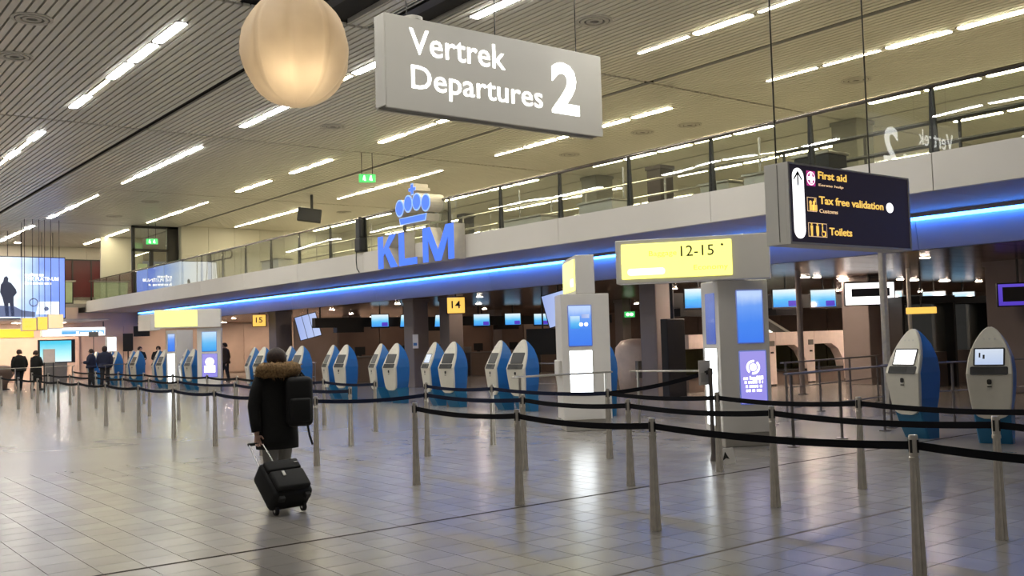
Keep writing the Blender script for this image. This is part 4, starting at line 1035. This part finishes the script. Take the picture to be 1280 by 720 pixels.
c = pl_(58, 386, ya); MB().prism(disc(.12, 14), .004, F @ T(c[0], c[1], .006)).build('seal', 'ad_rock', ad, world=True)
q0 = pl_(31, 345, ya); q1 = pl_(55, 341, ya); blocks((q0[0], q1[0], q0[1], q0[1]+.16), F @ T(0, 0, .002), 'white_lit', ad)
q0 = pl_(31, 350, ya); q1 = pl_(73, 346, ya); text('THE PLATINUM', (q0[0], q1[0], q0[1]-.02, q0[1]+.17), F @ T(0, 0, .002), 'white_lit', ad, bold=.01)
q0 = pl_(31, 355, ya); q1 = pl_(66, 351, ya); blocks((q0[0], q1[0], q0[1]-.02, q0[1]+.14), F @ T(0, 0, .002), 'white_lit', ad)
wires(ad, [(pl_(x, 322, ya-.6)[0], ya+.1, zt) for x in (13, 30, 56, 70)], r=.02)
# yellow way signs
ys_ = 53.0
def lit_box(name, label, x0, x1, y0, y1, Y, m, cat='sign', rod=True, dp=.3, edge='pwhite', lines=0, mk='orange_lit'):
    a = pl_(x0, y1, Y); b_ = pl_(x1, y0, Y); o = thing(name, label, cat, ((a[0]+b_[0])/2, Y, a[1]))
    B('face', m, o, a[0], b_[0], Y-.02, Y, a[1], b_[1], 0, True); B('box', edge, o, a[0]-.03, b_[0]+.03, Y, Y+dp, a[1]-.03, b_[1]+.03, .01, True)
    Fb = frame((0, Y-.021, 0), (1, 0, 0), (0, 0, 1))
    for k in range(lines): h_ = (b_[1]-a[1])/(lines+1.2)*.5; v = a[1]+(k+.6)*(b_[1]-a[1])/(lines+.4); blocks((a[0]+.1, b_[0]-.2, v, v+h_), Fb, mk, o)
    if rod: wires(o, [((a[0]*.8+b_[0]*.2), Y+.1, b_[1]), ((a[0]*.2+b_[0]*.8), Y+.1, b_[1])], r=.015)
    return o
lit_box('way_sign', 'long yellow lit way sign over the far shop entrance', -30, 42, 411, 423, ys_, 'yel_or', lines=2)
lit_box('way_sign', 'orange lit box sign hanging below the advertising screen', 28, 45, 398, 413, ys_-1.5, 'amber_lit', lines=2)
lit_box('way_sign', 'narrow orange lit box sign right of the dark rod', 47.5, 59, 396.5, 412, ys_-1.5, 'amber_lit', lines=1)
lit_box('way_sign', 'peach coloured lit box sign at the end of the row', 61, 78.5, 393.5, 410, ys_-1.5, 'peach_lit')
# shop front under the far landing
yw = 60.5
fs = struct(B('wall_shop', 'wall_pink', None, 2, 15.2, yw, yw+.3, 0, 4.2))
for i in range(6): B('wall_panel', 'wall_pink', fs, 2.05+2.2*i, 2.05+2.2*i+2.17, yw-.05, yw, .1, 2.45)
struct(B('ceiling_shop', 'soffit', None, 2, XL_, 52.5, yw, 3.55, 3.6) if False else B('ceiling_shop', 'soffit', None, 2, XB-.2, 54.5, yw, 3.3, 3.36))
sf = lit_box('shop_fascia', 'white lit shop fascia with a blue name strip', 53, 131, 409, 420.5, 57.5, 'white_lit', 'fascia', rod=False)
a = pl_(77, 418, 57.47); b_ = pl_(130, 412, 57.47); B('strip', 'scr_cyan', sf, a[0], b_[0], 57.45, 57.475, a[1], b_[1], 0, True)
wires(sf, [(a[0], 57.6, b_[1]), (b_[0], 57.6, b_[1])], 3.298, .03)
Fb = frame((0, 57.449, 0), (1, 0, 0), (0, 0, 1)); q0 = pl_(95, 417.5, 57.47); q1 = pl_(129, 414, 57.47); blocks((q0[0], q1[0], q0[1], q0[1]+.13), Fb, 'white_lit', sf)
a = pl_(50, 453, 56); b_ = pl_(89, 425.5, 56)
tv = thing('shop_screen', 'large bright cyan screen with thick black frame before the shop', 'screen', ((a[0]+b_[0])/2, 56, 0))
B('display', 'scr_tv', tv, a[0], b_[0], 55.98, 56, a[1], b_[1], 0, True); B('frame', 'dark', tv, a[0]-.08, b_[0]+.2, 56, 56.2, a[1]-.06, b_[1]+.06, .01, True); B('base', 'grey_panel', tv, a[0]+.2, b_[0]-.2, 56.02, 56.3, 0, a[1], .01, True)
o = lit_box('lit_poster', 'small white lit poster panel by the far kiosks', 134.5, 145, 421.5, 439, 52, 'white_lit', 'poster', rod=False)
ft = pl_(140, 439, 52); B('stand', 'dark', o, ft[0]-.04, ft[0]+.04, 52.05, 52.2, 0, ft[1], 0, True); B('foot', 'dark', o, ft[0]-.25, ft[0]+.25, 51.9, 52.4, 0, .03, 0, True)
o = lit_box('standing_board', 'pinkish board on wheels beside a person in a dark cloak', 55, 68, 437, 453, 44.5, 'pinkwhite', 'board', rod=False, dp=.05)
ft = pl_(61, 453, 44.5); B('leg', 'dark', o, ft[0]-.2, ft[0]-.16, 44.5, 44.54, 0, ft[1], 0, True); B('leg', 'dark', o, ft[0]+.16, ft[0]+.2, 44.5, 44.54, 0, ft[1], 0, True)
p = aty(117, 418, 50); o = thing('small_sign', 'small dark sign on a thin pole near the far people', 'sign', (p.x, p.y, 0)); MB().bbox(-.22, .22, -.03, .03, p.z-.12, p.z+.12, .01).build('plate', 'signgrey_dark', o); MB().tube([(0, 0, .02), (0, 0, p.z)], .02, 6).build('pole', 'steel_dark', o); MB().lathe([(.18, 0), (.18, .02)], 12).build('foot', 'steel_dark', o)
for i, q in enumerate([(22, 303), (146, 305), (154, 302)]):
    o = copy_tree(dp_); p = atz(q[0], q[1], ZC); o.location = p; o['label'] = 'small round downlight near the far end of the slatted ceiling'; o['group'] = 'downlights at the far end'; o.scale = (1.7, 1.7, 1)
for i in range(5):
    o = copy_tree(dp_); o.location = (5+2.2*i, 58.6, 3.298); o['label'] = 'small warm downlight over the shop front'; o['group'] = 'downlights over the shop front'; o.scale = (2.6, 2.6, 1)
for i in range(6):
    o = copy_tree(dp_); o.location = (20+3.2*i, 58.8, ZL-.002); o['label'] = 'small warm downlight along the pink far wall'; o['group'] = 'downlights along the pink wall'; o.scale = (1.6, 1.6, 1)
bx = aty(3, 447, 50); o = thing('round_stool', 'low reddish round stool before the shop wall', 'stool', (bx.x, 50, 0)); MB().lathe([(.2, 0), (.22, .3), (.5, .7), (.55, .9), (.45, 1.05), (.1, 1.12)], 16).build('seat', 'wall_brown', o, True); MB().lathe([(.3, 0), (.3, .05)], 16).build('foot', 'dark', o)

# ================================================================== people
def skin_mesh(verts, edges, radii, root=0, sub=2):
    me = bpy.data.meshes.new('sk'); me.from_pydata(verts, edges, [])
    o = bpy.data.objects.new('sk', me); COL.objects.link(o)
    md = o.modifiers.new('s', 'SKIN'); md.use_smooth_shade = True
    if not me.skin_vertices:
        bpy.context.view_layer.objects.active = o; bpy.ops.mesh.customdata_skin_add()
    for i, r in enumerate(radii):
        d = me.skin_vertices[0].data[i]; d.radius = (r, r) if isinstance(r, (int, float)) else r; d.use_root = (i == root)
    ms = o.modifiers.new('u', 'SUBSURF'); ms.levels = sub; ms.render_levels = sub
    dg = bpy.context.evaluated_depsgraph_get(); m2 = bpy.data.meshes.new_from_object(o.evaluated_get(dg)); bpy.data.objects.remove(o)
    m2.shade_smooth()
    return m2
def body(hands, stride=.12, fingers=True):
    """joints of a 1.62 m person looking at +Y; hands = {-1: (elbow, wrist), 1: (...)}"""
    V = []; E_ = []; Rr = []
    def add(p, r, par=None):
        V.append(tuple(p)); Rr.append(r)
        if par is not None: E_.append((par, len(V)-1))
        return len(V)-1
    pel = add((0, 0, .88), (.14, .10)); sp = add((0, 0, 1.03), (.125, .09), pel); ch = add((0, 0, 1.20), (.145, .10), sp); nb_ = add((0, -.005, 1.33), (.07, .06), ch)
    nk = add((0, .005, 1.38), .05, nb_); hd = add((0, .02, 1.45), (.066, .075), nk); hm = add((0, .025, 1.52), (.075, .09), hd); add((0, .015, 1.585), (.05, .06), hm)
    nose = add((0, .115, 1.495), .012, hm)
    for s in (-1, 1):
        sh = add((s*.155, -.005, 1.285), .058, ch); el, wr = hands[s]
        e = add(el, .044, sh); wv = add(wr, .030, e); d = (Vector(wr)-Vector(el)).normalized()
        pm = Vector(wr)+d*.06; pa_ = add(pm, (.036, .02), wv)
        if fingers:
            side = Vector((1, 0, 0)) if abs(d.x) < .8 else Vector((0, 1, 0)); side = (side-d*side.dot(d)).normalized(); fw = d.cross(side).normalized()
            for k, (off, ln) in enumerate(((-.028, .065), (-.009, .078), (.010, .072), (.028, .055))):
                a_ = add(pm+d*.03+side*off, .0095, pa_); b2 = add(pm+d*(.03+ln*.55)+side*off+fw*.012, .0088, a_); add(pm+d*(.03+ln*.8)+side*off+fw*.035, .0075, b2)
            th = add(pm-d*.02+side*(-.04*s)+fw*.01, .011, pa_); add(pm+d*.02+side*(-.055*s)+fw*.03, .0085, th)
        hp = add((s*.085, 0, .83), .085, pel); kn = add((s*.09, s*stride*.5+.02, .46), .058, hp); an = add((s*.09, s*stride-.02, .09), .040, kn)
        add((s*.092, s*stride-.06, .045), .035, an); add((s*.095, s*stride+.12, .035), .034, an)
    return skin_mesh(V, E_, Rr)
def ell(z, cx, cy, rx, ry, n=24, wob=0.0):
    return [(cx+rx*(1+wob*math.sin(5*a+z*9))*math.cos(a), cy+ry*(1+wob*math.sin(4*a+z*7))*math.sin(a), z) for a in [2*math.pi*k/n for k in range(n)]]
def sleeve(p, r, name, m, t): return MB().tube(p, r, 14).build(name, m, t, True)
def facegeo(t):
    for s in (-1, 1):
        MB().lathe([(.004, -.012), (.011, -.006), (.012, .0), (.011, .006), (.004, .012)], 10, T(s*.032, .103, 1.515)).build('eye', 'ink', t, True)
        MB().loft([[(s*.074+s*.012*w_, .01+.022*c_*math.cos(a), 1.505+.032*c_*math.sin(a)) for a in [2*math.pi*k/10 for k in range(10)]] for w_, c_ in ((-.5, .8), (.3, 1), (1, .8))]).build('ear', 'skin', t, True)
    MB().tube([(-.024, .098, 1.458), (0, .107, 1.456), (.024, .098, 1.458)], .006, 6).build('mouth', 'brown_print', t, True)
def person(name, label, loc, rz, coat, legs, hands, hem=.56, hairlong=False, scale=1.0, wide=1.0, stride=.12, fur=False, group=None, hood=None):
    t = thing(name, label, 'person', loc, rz, group); t.scale = (scale,)*3
    link('body', body(hands, stride), t); t.children[0].data.materials.append(MT['skin'])
    # trousers and shoes
    for s in (-1, 1):
        MB().tube([(s*.085, 0, .90), (s*.087, s*stride*.25, .66), (s*.09, s*stride*.5+.02, .46), (s*.09, s*stride*.75, .26), (s*.09, s*stride-.02, .07)], [.105, .095, .078, .070, .062], 14).build('trouser_leg', legs, t, True)
        MB().loft([[(s*.093+.048*c_*math.cos(a), s*stride+.035+.125*c_*math.sin(a), z) for a in [2*math.pi*k/16 for k in range(16)]] for z, c_ in ((0, .95), (.02, 1.0), (.05, .95), (.085, .65))]).build('shoe', 'shoe', t, True)
    k = wide
    MB().loft([ell(hem, 0, 0, .215*k, .175*k, wob=.03), ell(hem+.1, 0, 0, .22*k, .175*k, wob=.02), ell(.80, 0, 0, .21*k, .165*k, wob=.015), ell(.95, 0, 0, .20*k, .155*k, wob=.02), ell(1.1, 0, 0, .205*k, .155*k, wob=.015), ell(1.22, 0, 0, .215*k, .15*k), ell(1.29, 0, 0, .20*k, .135*k), ell(1.35, 0, -.005, .13*k, .105*k), ell(1.40, 0, 0, .085, .085)]).build('coat', coat, t, True)
    for s in (-1, 1):
        el, wr = hands[s]; sh = Vector((s*.165, 0, 1.30)); el = Vector(el); wr = Vector(wr)
        sleeve([sh+Vector((-s*.06, 0, .01)), sh, sh.lerp(el, .5)+Vector((s*.012, 0, 0)), el, el.lerp(wr, .6), wr-(wr-el).normalized()*.005], [.06, .078*k, .075*k, .068*k, .06*k, .052*k], 'sleeve', coat, t)
    # hair: cap over the head
    rings = [ell(z, 0, cy, rx, ry, 20, .03) for z, cy, rx, ry in ((1.40 if hairlong else 1.46, -.045, .07, .05), (1.45, -.035, .096, .080), (1.51, -.014, .106, .102), (1.56, -.007, .100, .102), (1.60, .0, .076, .080), (1.63, .0, .03, .035))]
    MB().loft(rings).build('hair', 'hair', t, True)
    facegeo(t)
    return t
# the traveller
PX, PY, PRZ = 4.47, 9.88, -5
trv = person('person', 'traveller in a black parka with brown fur hood, walking away and pulling a suitcase', (PX, PY, 0), R_(PRZ), 'coat', 'trousers', {-1: ((-.255, -.03, 1.02), (-.25, -.08, .755)), 1: ((.26, .02, 1.04), (.17, .22, .98))}, hem=.57, wide=1.04, stride=.10)
# fur trimmed hood lying on the shoulders
n1, n2 = 40, 12; vs = []; fs = []; rnd = random.Random(3)
for i in range(n1):
    a = 2*math.pi*i/n1
    for j in range(n2):
        b2 = 2*math.pi*j/n2; r = .072*(1+rnd.uniform(-.16, .2))*(1.15 if math.sin(a) < 0 else .85)
        R0 = .145+r*math.cos(b2); vs.append((R0*1.12*math.cos(a), -.02+R0*.9*math.sin(a), 1.375+(.02 if math.sin(a) < 0 else -.03)+r*.95*math.sin(b2)))
for i in range(n1):
    for j in range(n2): fs.append((i*n2+j, ((i+1) % n1)*n2+j, ((i+1) % n1)*n2+(j+1) % n2, i*n2+(j+1) % n2))
MB().add(vs, fs).build('fur_hood', 'fur', trv, True)
tufts = MB()
for i in range(700):
    f_ = rnd.randrange(len(vs)); p = Vector(vs[f_]); a = math.atan2(p.y+.02, p.x); c = Vector((.145*1.12*math.cos(a), -.02+.145*.9*math.sin(a), 1.375)); d = (p-c).normalized()+Vector((rnd.uniform(-.5, .5), rnd.uniform(-.5, .5), rnd.uniform(-.5, .3))); q = p+d.normalized()*rnd.uniform(.015, .04); s_ = Vector((rnd.uniform(-1, 1), rnd.uniform(-1, 1), rnd.uniform(-1, 1))).normalized()*.006
    tufts.add([p-d*.01-s_, p-d*.01+s_, q], [(0, 1, 2)])
tag(tufts.build('fur_tufts', 'fur', trv), kind='stuff')
Mt = T(PX, PY) @ Matrix.Rotation(R_(PRZ), 4, 'Z')
# backpack on the right shoulder
bpk = thing('backpack', 'black backpack hanging from the right shoulder of the traveller', 'backpack', Mt @ Vector((.17, -.20, .80)), R_(PRZ-14))
MB().bbox(-.14, .14, -.10, .08, 0, .52, .06, 3).build('main_pouch', 'case', bpk, True); MB().bbox(-.11, .11, -.155, -.09, .05, .30, .03, 3).build('front_pocket', 'case', bpk, True)
MB().tube([(.05, .08, .5), (.03, .16, .56), (.0, .2, .54)], .018, 6).build('strap', 'case', bpk); MB().tube([(-.02, .08, .5), (-.06, .15, .57), (-.08, .2, .56)], .018, 6).build('strap', 'case', bpk)
MB().tube([(.08, .0, .04), (.10, -.02, -.1), (.13, -.03, -.2)], .012, 6).build('loose_strap', 'case', bpk); MB().tube([(0, 0, .515), (.03, 0, .56), (.06, 0, .515)], .012, 6).build('loop', 'case', bpk)
# suitcase : local z along its height, wheels at the bottom, leaning
sc = thing('suitcase', 'black soft cabin suitcase on wheels leaning on its pull handle', 'suitcase', (0, 0, 0))
bot = Vector((4.25, 9.12, 0)); top = Vector((4.19, 9.80, .635))
up = (Vector(top)-Vector((bot.x, bot.y, .03))); L = up.length; up.normalize()
rt = Vector((1, .05, 0)); rt = (rt-up*rt.dot(up)).normalized(); bk = up.cross(rt)
Ms = Matrix(((rt.x, bk.x, up.x, bot.x), (rt.y, bk.y, up.y, bot.y), (rt.z, bk.z, up.z, .035), (0, 0, 0, 1))) @ T(0, -.19, 0)
sc.matrix_basis = Ms
MB().bbox(-.215, .215, -.02, .23, .03, .48, .05, 3).build('shell', 'case', sc, True); MB().bbox(-.185, .185, -.075, .0, .07, .31, .03, 3).build('front_pocket', 'case', sc, True); MB().bbox(-.185, .185, -.06, .0, .32, .45, .02, 3).build('front_pocket', 'case', sc, True)
for s in (-1, 1):
    MB().tube([(s*.09, .19, .5), (s*.075, .19, L)], .008, 8).build('handle_tube', 'chrome', sc)
    W = MB().tube([(s*.15-.015, .19, .02), (s*.15+.015, .19, .02)], .045, 14).build('wheel', 'rubber', sc); MB().tube([(s*.15-.017, .19, .02), (s*.15+.017, .19, .02)], .02, 10).build('hub', 'chrome', W)
    MB().bbox(s*.14-.03, s*.14+.03, .0, .06, -.0, .05, .01).build('foot', 'rubber', sc)
MB().tube([(-.085, .19, L), (.085, .19, L)], .016, 10).build('grip', 'rubber', sc)
MB().tube([(-.06, .1, .47), (-.04, .1, .52), (.04, .1, .52), (.06, .1, .47)], .014, 8).build('carry_handle', 'case', sc)
MB().bbox(-.07, -.04, -.083, -.074, .22, .28, .003).build('tag', 'pwhite', sc); MB().bbox(.12, .165, -.068, -.058, .38, .395, .003).build('badge', 'chrome', sc)
# distant people
st_h = {-1: ((-.25, -.03, 1.02), (-.22, .05, .80)), 1: ((.25, -.03, 1.02), (.22, .05, .80))}
fw_h = {-1: ((-.23, .05, 1.05), (-.12, .26, 1.05)), 1: ((.23, .05, 1.05), (.12, .26, 1.05))}
far = [(24, 44.0, 'coat', 'darktrousers', st_h, 1.12, 10, .75, 'person in black standing at the far shop rail'),
       (45, 43.5, 'coat', 'darktrousers', fw_h, 1.08, -60, .35, 'person in a long black cloak beside the pinkish board'),
       (114, 46.0, 'navycoat', 'darktrousers', fw_h, 1.08, 60, .8, 'person in navy with a pale shoulder band bending at the far rail'),
       (131, 45.5, 'navycoat', 'darktrousers', st_h, 1.15, -30, .75, 'person in a navy uniform jacket with long dark hair near the far kiosks'),
       (281, 47.5, 'browncoat', 'darktrousers', st_h, 1.15, 100, .75, 'person in a brown jacket standing right of the distant pillar'),
       (175, 52.5, 'coat', 'darktrousers', fw_h, 1.12, 190, .75, 'dark haired person behind the distant kiosks'),
       (198, 51.5, 'coat', 'darktrousers', fw_h, 1.12, 150, .75, 'dark haired person half hidden by the distant pillar')]
for qx, D, ct, lg, hd_, sc_, rz, hem, lab in far:
    p = atd(qx, 450, D); person('person', lab, (p.x, p.y, 0), R_(rz), ct, lg, hd_, hem=hem, scale=sc_, wide=1.2, hairlong='long dark' in lab)
